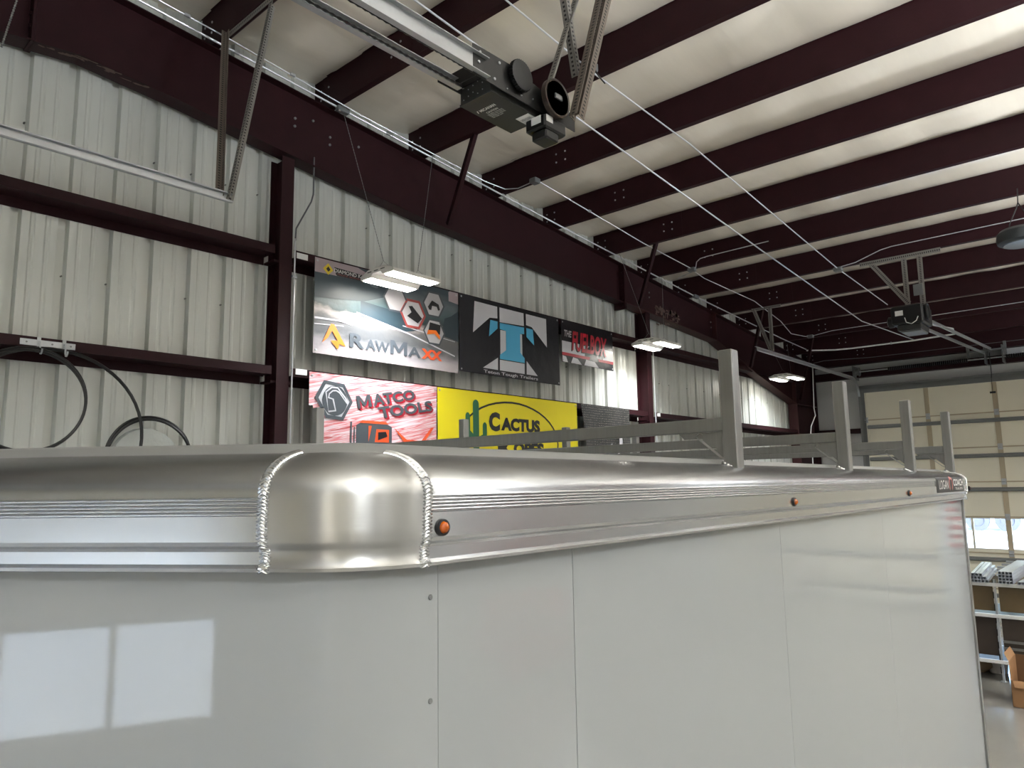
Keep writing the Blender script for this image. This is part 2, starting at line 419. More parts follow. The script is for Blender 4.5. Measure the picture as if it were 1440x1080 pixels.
# reveal around far door
build('trim_1', MB().box(DX0-.1, DX0, YD-.02, YB, -2.5, 2.02).box(DX1, DX1+.1, YD-.02, YB, -2.5, 2.02).box(DX0-.1, DX1+.1, YD-.02, YB, 1.995, 2.06), 'galv_dull', org=(DX0, YD, -2.5), kind='structure')
build('trim_2', MB().box(DX0-.1, DX0, YF+.0, YF-.2, -2.5, 2.02).box(DX1, DX1+.1, YF+.0, YF-.2, -2.5, 2.02).box(DX0-.1, DX1+.1, YF+.0, YF-.2, 1.995, 2.06), 'galv_dull', org=(DX0, YF, -2.5), kind='structure')

# ================================================================= STEEL FRAME
RX = -5.96
fr_ = thing('steel_frame', (RX, 17, -2.5), 'dark red tapered steel rafter and corner column spanning the gable wall', 'steel frame')
bot = [(-2.0, 2.95), (1.71, 3.322), (2.42, 3.264), (4.19, 3.06), (5.3, 2.955), (7.95, 2.81), (9.25, 2.725), (12.3, 2.56), (14.1, 2.09), (16.02, 1.67)]
top = [(17.3, roofz(17.3)-.005), (9.25, roofz(9.25)-.005), (1.39, roofz(1.39)-.005), (-3.0, roofz(-3)-.005)]
def plate(poly, x0, x1):
    return MB().prism(poly, 0, x0, x1)
seg1 = [(9.25, roofz(9.25)-.005), (1.4, roofz(1.4)-.005), (1.4, 3.30)] + bot[1:7]
seg2 = [(17.3, -2.5), (17.3, roofz(17.3)-.005), (9.26, roofz(9.26)-.005), (9.26, 2.725)] + bot[7:] + [(16.12, .4), (16.16, -2.5)]
seg0 = [(1.39, roofz(1.39)-.005), (-3.0, roofz(-3)-.005), (-3.0, -2.5), (-2.1, -2.5), (-2.0, 2.95), (1.39, 3.29)]
build('web', plate(seg1, RX-.005, RX+.005), 'red', fr_); build('web', plate(seg2, RX-.005, RX+.005), 'red', fr_); build('web', plate(seg0, RX-.005, RX+.005), 'red', fr_)
def flange(pts, hw, t, up):
    m_ = MB(); rings = []
    for y, z in pts: rings.append([(RX-hw, y, z), (RX+hw, y, z), (RX+hw, y, z+up*t), (RX-hw, y, z+up*t)])
    return m_.loft(rings, True, True)
build('bottom_flange', flange([(-2.0, 2.95), (1.4, 3.29)] + bot[1:7], .085, .012, -1), 'red', fr_)
build('bottom_flange', flange([(9.27, 2.725)] + bot[7:], .1, .012, -1), 'red_rust', fr_)
build('top_flange', flange([(y, z) for y, z in top[1:]], .085, .012, -1), 'red', fr_)
build('top_flange', flange([(y, z) for y, z in top[:2]], .1, .012, -1), 'red', fr_)
cf = MB().loft([[(RX-.1, 16.02, 1.66), (RX+.1, 16.02, 1.66), (RX+.1, 16.04, 1.66), (RX-.1, 16.04, 1.66)], [(RX-.1, 16.16, -2.5), (RX+.1, 16.16, -2.5), (RX+.1, 16.18, -2.5), (RX-.1, 16.18, -2.5)]], True, True)
build('column_flange', cf, 'red_rust', fr_)
build('column_flange', MB().box(RX-.1, RX+.1, 17.28, 17.3, -2.5, 2.6), 'red', fr_)
for yv, dz in ((1.40, .0), (9.255, .12)):
    s = MB().box(RX-.1, RX+.1, yv-.024, yv-.004, (3.27 if yv < 5 else 2.62), roofz(yv)-.02).box(RX-.1, RX+.1, yv-.002, yv+.018, (3.27 if yv < 5 else 2.62), roofz(yv)-.02)
    sp = build('splice_plate', s, 'red', fr_)
    b = MB()
    for z in ([2.68, 2.78, 3.0, 3.2] if yv > 5 else [3.4, 3.5, 3.8]):
        for dx in (-.06, .06): b.lathe((RX+dx, yv-.024, z), (0, -1, 0), [(.015, 0), (.015, .014)], 6)
    build('bolts', b, 'red', sp, kind='stuff')
for bb_ in ((16.03, 16.045, 1.67, 2.75), (12.3, 12.315, 2.57, 3.06), (16.05, 17.28, 1.66, 1.675)): build('stiffener', MB().box(RX+.005, RX+.09, *bb_), 'red_rust', fr_)
b = MB()
for (y, z) in ((3.60, 3.55), (3.60, 3.47), (4.0, 3.5), (4.0, 3.42), (3.80, 3.60), (4.35, 3.52), (12.25, 2.9), (12.45, 2.88), (12.25, 2.8), (10.1, 3.05), (10.1, 2.97), (16.1, 1.62), (16.1, 1.55)):
    b.lathe((RX+.006, y, z), (1, 0, 0), [(.014, 0), (.014, .01), (.006, .014)], 6)
build('bolts', b, 'galv_dull', fr_, kind='stuff')
# flaky patches where the paint is worn off, under the flange at the left and on the web of the haunch
M['bare'] = mat('bare_primer', (100, 80, 72), .7, var=.3, vscale=30)
wr = MB(); rw = random.Random(7)
for k in range(26):
    y = 1.45+.85*rw.random(); zf = (3.29+(y-1.4)*.1 if y < 1.71 else 3.322-(y-1.71)*.082)-.0135; x = RX+.02+.06*rw.random()*(1-abs(y-1.9)); a = .02+.05*rw.random(); b_ = .006+.012*rw.random()
    wr.add([(x+b_*math.sin(q*1.05)*(.7+.5*rw.random()), y+a*math.cos(q*1.05)*(.7+.5*rw.random()), zf-.0005) for q in range(6)], [tuple(range(6))])
build('worn_paint', wr, 'bare', fr_, kind='stuff')
wr = MB()
for k in range(60):
    y = 10.3+.75*rw.random(); z = 2.86-.38*rw.random()*rw.random(); a = .012+.05*rw.random(); b_ = .01+.04*rw.random()
    wr.add([(RX+.0065, y+a*math.cos(q*1.05)*(.6+.6*rw.random()), z+b_*math.sin(q*1.05)*(.6+.6*rw.random())) for q in range(6)], [tuple(range(6))])
build('worn_paint', wr, 'bare', fr_, kind='stuff')
# wall columns
def wall_column(y, z1, label):
    t = thing('steel_column', (-6.0, y, -2.5), label, 'steel column', 'dark red columns along the gable wall')
    build('front_flange', MB().box(-5.905, -5.893, y-.064, y+.064, -2.5, z1), 'red', t)
    build('rear_flange', MB().box(-6.097, -6.085, y-.064, y+.064, -2.5, z1), 'red', t)
    build('web', MB().box(-6.085, -5.905, y-.004, y+.004, -2.5, z1), 'red', t)
wall_column(3.51, 3.10, 'dark red steel column between the black hoops and the first banners')
wall_column(9.93, 2.68, 'dark red steel column right of the dark mesh sheet on the gable wall')
# flange braces
for i, (y0, y1, yl) in enumerate(((5.55, 4.89, 'first'), (9.65, 8.63, 'second'), (13.73, 12.25, 'third'), (16.3, 14.87, 'fourth'))):
    yp = min(PY, key=lambda q: abs(q-y1)); zb = {5.55: 2.96, 9.65: 2.72, 13.73: 2.2, 16.3: 1.75}[y0]
    m_ = MB().angle((RX+.09, y0, zb), (-5.02, yp, roofz(yp)+.03), (0, 1, 0), .05, .005)
    m_.uv = {}
    lab = ['dark red diagonal brace above the banners, crossing the pipes below the opener', 'dark red diagonal brace beside the bolted splice of the rafter', 'dark red diagonal brace left of the rust stained patch of the rafter', 'black diagonal brace above the lamp near the corner column'][i]
    build('diagonal_brace', m_, 'red', org=(RX, y0, zb), label=lab, cat='brace', group='diagonal braces from rafter to purlins')

# ================================================================= LAMPS
def high_bay(label, cx, y0, chain_x=None, visible=True):
    """linear high bay, two lit strips along Y; y0 = near end"""
    z = 2.0; x0, x1 = cx-.25, cx+.25; y1 = y0+.60
    t = thing('high_bay_light', (cx, y0+.3, z), label, 'ceiling light', 'hanging twin strip high bay lights')
    prof = [(x0, z-.005), (x0+.16, z-.005), (x0+.19, z+.03), (x1-.19, z+.03), (x1-.16, z-.005), (x1, z-.005), (x1, z+.03), (x1-.12, z+.075), (x0+.12, z+.075), (x0, z+.03)]
    build('housing', MB().prism(prof, 1, y0, y1), 'fixture', t)
    v = MB()
    for q in range(3):
        for yy_, e in ((y0-.002, 1), (y1+.002, -1)): v.box(cx-.14+q*.1, cx-.08+q*.1, yy_, yy_+e*.004, z+.045, z+.055)
    build('vent', v, 'seam', t, kind='stuff')
    for xa, xb in ((x0+.015, x0+.15), (x1-.15, x1-.015)):
        build('lens', MB().bbox(xa, xb, y0+.02, y1-.02, z-.014, z-.004, .003), 'lens', t)
        la = bpy.data.lights.new('strip_lamp', 'AREA'); la.shape = 'RECTANGLE'; la.size = .12; la.size_y = .54; la.energy = LAMP_WALL if cx < -3 else LAMP_HALL; la.color = (.90, .955, 1); la.spread = math.radians(135 if cx < -3 else 165)
        lo = bpy.data.objects.new('strip_lamp', la); C.objects.link(lo); lo.parent = t; lo.location = ((xa+xb)/2-cx, 0, -.02)
    if cx > -3:       # upward light added above the out-of-view fixtures to brighten the ceiling
        la = bpy.data.lights.new('ceiling_fill', 'AREA'); la.shape = 'RECTANGLE'; la.size = .3; la.size_y = .5; la.energy = CEILING_FILL; la.color = (.90, .955, 1)
        lo = bpy.data.objects.new('ceiling_fill', la); C.objects.link(lo); lo.parent = t; lo.location = (0, 0, .095); lo.rotation_euler = (PI, 0, 0)
    cxn = chain_x if chain_x is not None else cx
    for yb, yt in ((y0+.08, y0-.2), (y1-.08, y1+.42)):
        zt = roofz(yt)
        c = MB(); a = Vector((cx, yb, z+.16)); b_ = Vector((cxn, yt, zt)); L = (b_-a).length; n = int(L/.03)
        c.tube([(cx-.1, yb, z+.075), a, (cx+.1, yb, z+.075)], .002, 5)
        c.tube([a.lerp(b_, q/(2*n)) for q in range(2*n+1)], [.0022 if q % 2 else .0045 for q in range(2*n+1)], 5)
        build('hanging_chain', c, 'galv_dull', t)
    return t
high_bay('lit strip light hanging in front of the grey banner with the orange mark', -5.43, 4.2, -5.76)
high_bay('lit strip light hanging before the middle red column, beyond the small red banner', -5.43, 9.08, -5.70)
high_bay('lit strip light hanging low near the back corner under the long track', -5.43, 14.1, -5.65)
high_bay('strip light hanging over the front left corner of the hall', -5.43, -1.2)
k_ = 0
for x, nm in ((2.1, 'middle'), (9.0, 'right')):
    for y, wn in ((-1.2, 'front doors'), (4.2, 'front half of the floor'), (9.08, 'back half of the floor'), (14.1, 'back doors')):
        high_bay('strip light of the %s row hanging over the %s' % ('middle' if nm == 'middle' else 'far side', wn), x, y)

# ================================================================= TRAILER
TX = -.982; TW = 2.60; TXL = TX-TW
def trailer_path():
    """plan outline sampled as (point, inward normal, arclength, tag), counter-clockwise seen from above starting at the nose"""
    hx = (TX+TXL)/2
    dirn = Vector((.848, .53)).normalized()
    cor = Vector((TX, .7595)); nose = cor - dirn*((TX-hx)/dirn.x)
    corL = Vector((TXL, .7595)); rR = Vector((TX, 5.72)); rL = Vector((TXL, 5.72))
    pts = [nose, cor, rR, rL, corL]; rad = [.35, .25, .16, .16, .25]; out = []; s = 0.
    n = len(pts); arcs = []
    for i in range(n):
        p, a, b_ = pts[i], pts[i-1], pts[(i+1) % n]
        u = (p-a).normalized(); v = (b_-p).normalized(); turn = u.angle(v)
        tl = rad[i]*math.tan(turn/2); nl = Vector((-u.y, u.x))
        arcs.append((p-u*tl, p+v*tl, p-u*tl+nl*rad[i], u, v, turn, rad[i]))
    last = None
    for i in range(n+1):
        A, B, cen, u, v, turn, r = arcs[i % n]
        if last is not None:
            L = (A-last).length; m_ = max(2, int(L/.08)); nn = Vector((-u.y, u.x))
            for q in range(1, m_): s_ = s+L*q/m_; out.append((last.lerp(A, q/m_), nn, s_, 'S%d' % (i % n)))
            s += L
        if i == n: out.append((A, Vector((-u.y, u.x)), s, 'E')); break
        a0 = math.atan2((A-cen).y, (A-cen).x); m_ = 16
        for q in range(m_+1):
            an = a0+turn*q/m_; d = Vector((math.cos(an), math.sin(an)))
            out.append((cen+d*r, -d, s+r*turn*q/m_, 'A%d' % i))
        s += r*turn; last = B
    return out
TP = trailer_path()
def zfac(y): return 1.25 if y < .5 else 1.25-.08*(y-.5)/.4 if y < .9 else 1.17-.32*(min(y, 5.6)-.9)/4.6
def cap_prof(ribs):
    pr = [(.014, -.136), (.0, -.140), (-.002, -.134), (.004, -.128), (.004, -.107), (.001, -.102), (-.005, -.097), (-.008, -.090), (-.008, -.070), (-.008, -.047)]
    if ribs:
        z = -.046
        for q in range(5):
            pr += [(-.0045, z+.0004), (-.0045, z+.0022), (-.0085, z+.0030), (-.0092, z+.0042), (-.0085, z+.0056)]; z += .0062
    pr += [(-.008, -.0135)]
    n = 18
    for q in range(1, n+1):
        th = math.radians(76)*q/n; pr.append((-.008+.175*(1-math.cos(th)), -.0135+.0675*math.sin(th)))
    return pr
EDGE = [(.122, .0515), (.126, .053), (.142, .064), (.150, .067), (.198, .071)]
def capz(z, y): return z if z < -.0135 else -.0135+(z+.0135)*zfac(y)
def cap_point(P_, N_, d, z): return (P_.x+N_.x*d, P_.y+N_.y*d, capz(z, P_.y+N_.y*d if P_.y > .4 else P_.y))
def plen(pr):
    L = [0]
    for a, b_ in zip(pr, pr[1:]): L.append(L[-1]+math.hypot(a[0]-b_[0], a[1]-b_[1]))
    return L
def sweep(rows, pr):
    m_ = MB(); rings = []; L = plen(pr); n = len(pr)
    for (p, nn, s, tg) in rows: rings.append([cap_point(p, nn, d, z) for d, z in pr])
    f0 = len(m_.f); m_.loft(rings, False)
    k = f0
    for i in range(len(rows)-1):
        for j in range(n-1):
            m_.uv[k] = [(rows[i][2], L[j]), (rows[i][2], L[j+1]), (rows[i+1][2], L[j+1]), (rows[i+1][2], L[j])]; k += 1
    return m_
def interp(s):
    for a, b_ in zip(TP, TP[1:]):
        if a[2] <= s <= b_[2]:
            t = (s-a[2])/max(1e-9, b_[2]-a[2]); n = (a[1].lerp(b_[1], t)).normalized(); return (a[0].lerp(b_[0], t), n, s, 'I')
    return TP[-1]
def rows_between(s0, s1): return [interp(s0)] + [r for r in TP if s0+1e-4 < r[2] < s1-1e-4] + [interp(s1)]
def s_near(x, y): return min(TP, key=lambda r: (r[0]-Vector((x, y))).length)[2]
def s_exact(x, y):
    best = None
    for a, b_ in zip(TP, TP[1:]):
        ab = b_[0]-a[0]; L2 = ab.length_squared
        if L2 < 1e-12: continue
        t = max(0, min(1, (Vector((x, y))-a[0]).dot(ab)/L2)); q = a[0]+ab*t; d = (q-Vector((x, y))).length
        if best is None or d < best[0]: best = (d, a[2]+t*(b_[2]-a[2]))
    return best[1]
tr = thing('horse_trailer', ((TX+TXL)/2, 3, -2.5), 'white panelled horse trailer with a brushed aluminium roof edge and roof rack', 'trailer')
sN = 0.0; sNe = [r for r in TP if r[3] == 'A0'][-1][2]
sCl = s_exact(-1.146, .657); sCr = s_exact(-.982, .872)
A2 = [r[2] for r in TP if r[3] == 'A2']; A3 = [r[2] for r in TP if r[3] == 'A3']; A4 = [r[2] for r in TP if r[3] == 'A4']; sEnd = TP[-1][2]
for nm, a, b_, rb, m_ in (('nose_cap', 0, sNe, False, 'alu_corner'), ('roof_rail', sNe, sCl, True, 'alu'), ('corner_cap', sCl, sCr, False, 'alu_corner'), ('roof_rail', sCr, A2[0], True, 'alu'),
                      ('corner_cap', A2[0], A2[-1], False, 'alu_corner'), ('roof_rail', A2[-1], A3[0], True, 'alu'), ('corner_cap', A3[0], A3[-1], False, 'alu_corner'),
                      ('roof_rail', A3[-1], A4[0]-.05, True, 'alu'), ('corner_cap', A4[0]-.05, A4[-1]+.05, False, 'alu_corner'), ('roof_rail', A4[-1]+.05, sEnd, True, 'alu')):
    build(nm, sweep(rows_between(a, b_), cap_prof(rb)), m_, tr, smooth=True, ang=18 if rb else 50)
# roof skin
build('roof_edge', sweep(TP, EDGE), 'alu_edge', tr, smooth=True, ang=50)
ring = [cap_point(r[0], r[1], .198, .071) for r in TP[:-1]]
build('roof_skin', MB().add(ring, [tuple(range(len(ring)))]), 'alu_edge', tr)
# weld beads
def weld(s, jit, lean=0.):
    p, nn, _, _ = interp(s); tang = Vector((-nn.y, nn.x, 0)) * -1
    pr = [q for q in cap_prof(False)[1:]]; L = plen(pr); tot = L[-1]-.002; m_ = MB(); rings = []; n = 10; step = .0009; k = int(tot/step)
    for i in range(k+1):
        t = i*step; j = max(q for q in range(len(L)) if L[q] <= t+1e-9); j = min(j, len(L)-2)
        f = (t-L[j])/max(1e-9, L[j+1]-L[j]); d = pr[j][0]*(1-f)+pr[j+1][0]*f; z = pr[j][1]*(1-f)+pr[j+1][1]*f
        dd = Vector((pr[j+1][0]-pr[j][0], pr[j+1][1]-pr[j][1])).normalized(); no = Vector((-dd.y, dd.x))  # outward in (d,z)
        if no.x > 0 and z < 0: no = -no
        if z > 0 and no.y < 0: no = -no
        wob = jit*math.sin(t*60)+lean*t
        base = Vector(cap_point(p, nn, d, z)) + tang*wob
        nrm = Vector((nn.x*no.x, nn.y*no.x, no.y))
        adv = Vector((nn.x*dd.x, nn.y*dd.x, dd.y))
        ring = []
        for q in range(n+1):
            an = PI*q/n; c_, s_ = math.cos(an), math.sin(an)
            ch = .0045*(abs(c_)-.3)
            ph = .8+.95*abs(math.sin(PI*t/.0058))**.6
            ring.append(base + tang*(.0092*c_*(1+.24*math.sin(2*PI*t/.0058))) + nrm*(.0036*s_*ph+.0002) - adv*ch)
        rings.append(ring)
    m_.loft(rings, False); return m_
build('weld_bead', weld(sCl, .0006), 'weld', tr, smooth=True, ang=60)
build('weld_bead', weld(sCr, .0012), 'weld', tr, smooth=True, ang=60)
for s_ in (A2[0], A2[-1], A4[0]-.05, A4[-1]+.05): build('weld_bead', weld(s_, .0008), 'weld', tr, smooth=True, ang=60)
# wall panels
ZB = -2.0
def wall_rows(s0, s1, d, z0, z1, th=.004):
    rows = rows_between(s0, s1); m_ = MB(); rings = []
    for (p, nn, s, tg) in rows:
        rings.append([(p.x+nn.x*d, p.y+nn.y*d, z0), (p.x+nn.x*(d+th), p.y+nn.y*(d+th), z0), (p.x+nn.x*(d+th), p.y+nn.y*(d+th), z1), (p.x+nn.x*d, p.y+nn.y*d, z1)])
    return m_.loft(rings, True, True)
sA = s_exact(TX, .928); sB = s_exact(TX, 1.335); sC = s_exact(TX, 2.52); sD = s_exact(TX, 3.74); sE_ = A2[0]+.1
cuts = [0, sA, sB, sC, sD, A2[0], (A2[-1]+A3[0])/2, A3[-1], s_exact(TXL, 3.74), s_exact(TXL, 2.52), s_exact(TXL, 1.3), sEnd]
g = .0009
for i, (a, b_) in enumerate(zip(cuts, cuts[1:])):
    build('wall_panel', wall_rows(a+(g if i else 0), b_-g, .028 if i != 1 else .0285, ZB, -.128), 'panel', tr, smooth=True, ang=30)
build('wall_core', wall_rows(0, sEnd, .034, ZB, -.125, .01), 'seam', tr)
build('bottom_rail', wall_rows(0, sEnd, .006, ZB-.12, ZB+.02, .03), 'alu_tube', tr)
sr = MB()
for q in range(11):
    sr.lathe((TX-.0282, .909, -.199-.178*q), (1, 0, 0), [(.0052, 0), (.0052, .0012), (.004, .0024), (.0016, .0022)], 12)
build('panel_screws', sr, 'boxgrey', tr, kind='stuff')
# rear corner post with reflective tape and screws
rc = wall_rows(A2[0]-.03, A2[-1]+.03, .018, ZB, -.13, .010); build('corner_post', rc, 'alu_tube', tr)
# base frame, axles, wheels, tongue
fr = MB().box(TX-.15, TXL+.15, .9, 5.5, -2.12, -2.0)
build('underframe', fr, 'galv_dull', tr)
for yv in (2.9, 3.75):
    for xx, e in ((TX-.03, -1), (TXL+.03, 1)):
        wh = MB().lathe((xx, yv, -2.14), (e, 0, 0), [(.2, .0), (.30, 0), (.35, .02), (.36, .06), (.36, .16), (.35, .2), (.3, .22), (.2, .22)], 24)
        wt = build('wheel', wh, 'rubber', tr, smooth=True)
        build('rim', MB().lathe((xx, yv, -2.14), (e, 0, 0), [(.2, .012), (.19, .03), (.08, .03), (.08, .01), (.03, .0)], 20), 'alu_tube', wt)
jk = MB().cyl((-2.28, -.15, -2.5), (-2.28, -.15, -1.6), .035).box(-2.33, -2.23, -.4, .1, -2.1, -2.0).box(-2.36, -2.20, -.23, -.07, -2.5, -2.485); build('jack', jk, 'galv_dull', tr)
# marker lamps
def marker(y, z, lens='amber', nm='marker_lamp', r=.0155, x=TX+.008, ax=(1, 0, 0), yy=None):
    o = build(nm, MB().lathe((x, y, z), ax, [(r, 0), (r, .003), (r*.92, .0055), (r*.72, .006), (r*.7, .003)], 24), 'rubber', tr, smooth=True)
    m_ = MB(); pf = [(r*.70, .003)]
    for q in range(1, 8): th = PI/2*q/8; pf.append((r*.70*math.cos(th)*(1.0 if q % 2 else .95), .003+.0115*math.sin(th)))
    build('lens', m_.lathe((x, y, z), ax, pf, 20), lens, o, smooth=True, ang=15)
marker(.905, -.074); marker(2.57, -.075); marker(4.11, -.074)
marker(5.66, -.07, 'redlens', 'marker_lamp', .014, TX+.001, (.8, .6, 0))
# maker decal
def on_side(y, t):                     # t = length up the cap profile, 0 at z=-.09
    pr = cap_prof(False); i0 = 7; L = plen(pr[i0:]); j = max(q for q in range(len(L)) if L[q] <= t+1e-9); j = min(j, len(L)-2)
    f = (t-L[j])/max(1e-9, L[j+1]-L[j]); a, b_ = pr[i0+j], pr[i0+j+1]; d = a[0]*(1-f)+b_[0]*f; z = a[1]*(1-f)+b_[1]*f
    return d, z
def side_pt(y, t, off):
    d, z = on_side(y, t); s = s_exact(TX, y); p, nn, _, _ = interp(s)
    nz = 0 if z < -.0135 else min(1, (z+.0135)/.078)
    return (p.x+nn.x*(d-off*math.sqrt(1-nz*nz*.8)), p.y, capz(z, y)+off*nz)
def side_patch(poly_rows, off):
    m_ = MB(); m_.loft([[side_pt(y, t, off) for y, t in row] for row in poly_rows], False); return m_
rowsd = [[(y, .005+.093*q/10) for q in range(11)] for y in [4.72+.74*k/14 for k in range(15)]]
dec = build('maker_decal', side_patch(rowsd, .0012), 'deepblack', tr)
tm = MB(); text_at(tm, 'LOGAN', [(4.78, .024), (5.02, .024), (5.02, .076), (4.78, .076)], lambda u, v: side_pt(u, v, .0022), .0)
build('lettering', tm, 'white', dec)
tm = MB(); text_at(tm, 'COACH', [(5.16, .040), (5.44, .040), (5.44, .082), (5.16, .082)], lambda u, v: side_pt(u, v, .0022), .02)
text_at(tm, 'TRAILERS', [(5.20, .016), (5.42, .016), (5.42, .030), (5.20, .030)], lambda u, v: side_pt(u, v, .0022), .0)
build('lettering', tm, 'white', dec)
hs = MB()
for q in range(16):
    a0, a1 = math.radians(-50+q*280/16), math.radians(-50+(q+1)*280/16)
    f = lambda a, r: (5.085+.05*math.cos(a)*r, .052+.052*math.sin(a)*r)
    hs.add([side_pt(*f(a0, 1), .003), side_pt(*f(a1, 1), .003), side_pt(*f(a1, .6), .003), side_pt(*f(a0, .6), .003)], [(0, 1, 2, 3)])
M['logo_red'] = mat('logo_red', (170, 84, 78), .4)
build('horseshoe_mark', hs, 'logo_red', dec)
# roof rack
PYS = (2.31, 3.45, 4.58, 5.6); PXC = -1.066; PXL = TXL+.085
for y in PYS:
    for xc, e in ((PXC, -1), (PXL, 1)):
        s = MB().bbox(xc-.025, xc+.025, y-.025, y+.025, .03, .44, .003)
        po = build('rack_post', s, 'alu_tube', tr)
        wl = MB()
        for q in range(20):
            a = 2*PI*q/20; cx_, cy_ = math.cos(a), math.sin(a); k = .027/max(abs(cx_), abs(cy_))
            zz = .045*zfac(y)/1.0-.002 if e < 0 else .05
            wl.lathe((xc+cx_*k, y+cy_*k, zz+cx_*k*(-.55 if e < 0 else .4)), (0, 0, 1), [(.006, -.006), (.0075, 0), (.004, .006)], 6)
        build('weld_bead', wl, 'weld', po, smooth=True)
    cb = build('crossbar', MB().bbox(PXL+.026, PXC-.026, y-.016, y+.016, .166, .212, .003), 'alu_tube', tr)
    for xc, e in ((PXC-.026, -1), (PXL+.026, 1)):
        gp = MB().prism([(xc, .165), (xc+e*.17, .165), (xc+e*.15, .145), (xc+e*.085, .145), (xc+e*.06, .135), (xc, .08)], 1, y-.004, y+.004)
        build('gusset', gp, 'alu_tube', cb)
        st = MB().loft([[(xc+e*a, y-.014, z), (xc+e*a, y+.014, z), (xc+e*a+.003, y+.014, z-.004), (xc+e*a+.003, y-.014, z-.004)] for a, z in ((.0, .072), (.02, .082), (.09, .140), (.105, .156), (.095, .166), (.08, .162))], True, True)
        build('brace_strap', st, 'alu_tube', cb, smooth=True)

# ================================================================= BANNERS
BX = -5.878
class Banner:
    def __init__(s, label, y0, y1, z0, z1, m_, poly=None, amp=.0025, seed=0., thick=.0015):
        s.t = thing('banner', (BX, (y0+y1)/2, z0), label, 'banner'); s.amp, s.seed = amp, seed; s.l = 1
        cb = MB(); ny, nz = 34, 16; s.y0, s.y1, s.z0, s.z1 = y0, y1, z0, z1
        rings = [[s.pt(y0+(y1-y0)*i/ny, z0+(z1-z0)*j/nz, 0) for j in range(nz+1)] for i in range(ny+1)]
        if poly: rings = [[s.pt(y, z, 0) for y, z in poly(i/ny, nz)] for i in range(ny+1)]
        cb.loft(rings, False); cb.loft([[(p[0]-thick, p[1], p[2]) for p in r] for r in rings], False)
        build('cloth', cb, m_, s.t, smooth=True, ang=80)
        gm = MB()
        for y, z in ((y0+.03, z1-.03), (y1-.03, z1-.03), (y1-.03, z0+.03), (y0+.03, z0+.03)):
            if poly and z < z0+.05 and y < y0+.1: continue
            gm.lathe(s.pt(y, z, 1), (1, 0, 0), [(.006, 0), (.011, 0), (.011, .003), (.006, .004)], 12)
        build('grommets', gm, 'galv', s.t, kind='stuff')
    def pt(s, y, z, lay):
        return (BX + s.amp*(math.sin(y*7.3+s.seed)+math.sin(z*5.1+y*3+s.seed*2)) + lay*.0024, y, z)
    def place(s, lay): return lambda y, z: s.pt(y, z, lay)
    def poly(s, name, polys, m_, lay):
        mb = MB()
        for pl in polys: mb.add([s.pt(y, z, lay) for y, z in pl], [tuple(range(len(pl)))])
        return build(name, mb, m_, s.t)
    def text(s, name, items, m_, lay):
        mb = MB()
        for it in items: text_at(mb, it[0], it[1], s.place(lay), *(it[2:]))
        return build(name, mb, m_, s.t)
def q4(y0, y1, z0, z1, dz=0.): return [(y0, z0), (y1, z0+dz), (y1, z1+dz), (y0, z1)]
def gradient_mat(name, build_nodes, rough=.35, bump=.35, bscale=5):
    m_ = mat(name, (128, 128, 128), rough, bump=bump, bscale=bscale); n = m_.node_tree.nodes; l = m_.node_tree.links
    tc = n.new('ShaderNodeTexCoord'); build_nodes(n, l, tc.outputs['Object'], n['Principled BSDF']); return m_
def ramp(n, l, src, stops):
    r = n.new('ShaderNodeValToRGB'); e = r.color_ramp.elements
    while len(e) < len(stops): e.new(.5)
    for q, (p, c) in zip(e, stops): q.position = p; q.color = lin(c)+(1,)
    l.new(src, r.inputs[0]); return r.outputs[0]
def noise(n, l, co, scale, st=(1, 1, 1), detail=4, dist=0.):
    mp = n.new('ShaderNodeMapping'); mp.inputs['Scale'].default_value = st; l.new(co, mp.inputs[0])
    t = n.new('ShaderNodeTexNoise'); t.inputs['Scale'].default_value = scale; t.inputs['Detail'].default_value = detail; t.inputs['Distortion'].default_value = dist
    l.new(mp.outputs[0], t.inputs[0]); return t.outputs[0]
def road_nodes(n, l, co, b):
    sp = n.new('ShaderNodeSeparateXYZ'); l.new(co, sp.inputs[0])
    nz = noise(n, l, co, 6, (1, .6, 1.5))
    a = n.new('ShaderNodeMath'); a.operation = 'MULTIPLY_ADD'; l.new(nz, a.inputs[0]); a.inputs[1].default_value = .22; l.new(sp.outputs[2], a.inputs[2])
    c = ramp(n, l, a.outputs[0], [(0, (186, 172, 174)), (.18, (168, 160, 162)), (.34, (86, 88, 90)), (.48, (104, 102, 102)), (.54, (168, 158, 154)), (.60, (44, 62, 62)), (.72, (70, 92, 96)), (.84, (96, 106, 112)), (.97, (52, 68, 76))])
    l.new(c, b.inputs['Base Color'])
M['road_print'] = gradient_mat('road_print', road_nodes)
def streak_nodes(n, l, co, b):
    mp = n.new('ShaderNodeMapping'); mp.inputs['Rotation'].default_value = (math.radians(-12), 0, 0); l.new(co, mp.inputs[0])
    nz = noise(n, l, mp.outputs[0], 4, (1, .35, 9), 6, .6)
    l.new(ramp(n, l, nz, [(.3, (226, 222, 228)), (.44, (214, 190, 196)), (.52, (206, 96, 100)), (.58, (222, 208, 212)), (.66, (178, 40, 42)), (.8, (216, 200, 206))]), b.inputs['Base Color'])
M['streak_print'] = gradient_mat('streak_print', streak_nodes)
M['ban_black'] = mat('black_vinyl', (20, 22, 28), .3, bump=.35, bscale=6)
M['ban_yellow'] = mat('yellow_vinyl', (228, 212, 22), .38, bump=.3, bscale=4)
M['mauve'] = mat('mauve_ink', (164, 148, 152), .4); M['ink_black'] = mat('ink_black', (24, 24, 28), .4)
M['ink_grey'] = mat('ink_grey', (70, 76, 82), .4); M['ink_lt'] = mat('ink_light', (176, 174, 178), .4); M['orange'] = mat('ink_orange', (236, 118, 30), .4)
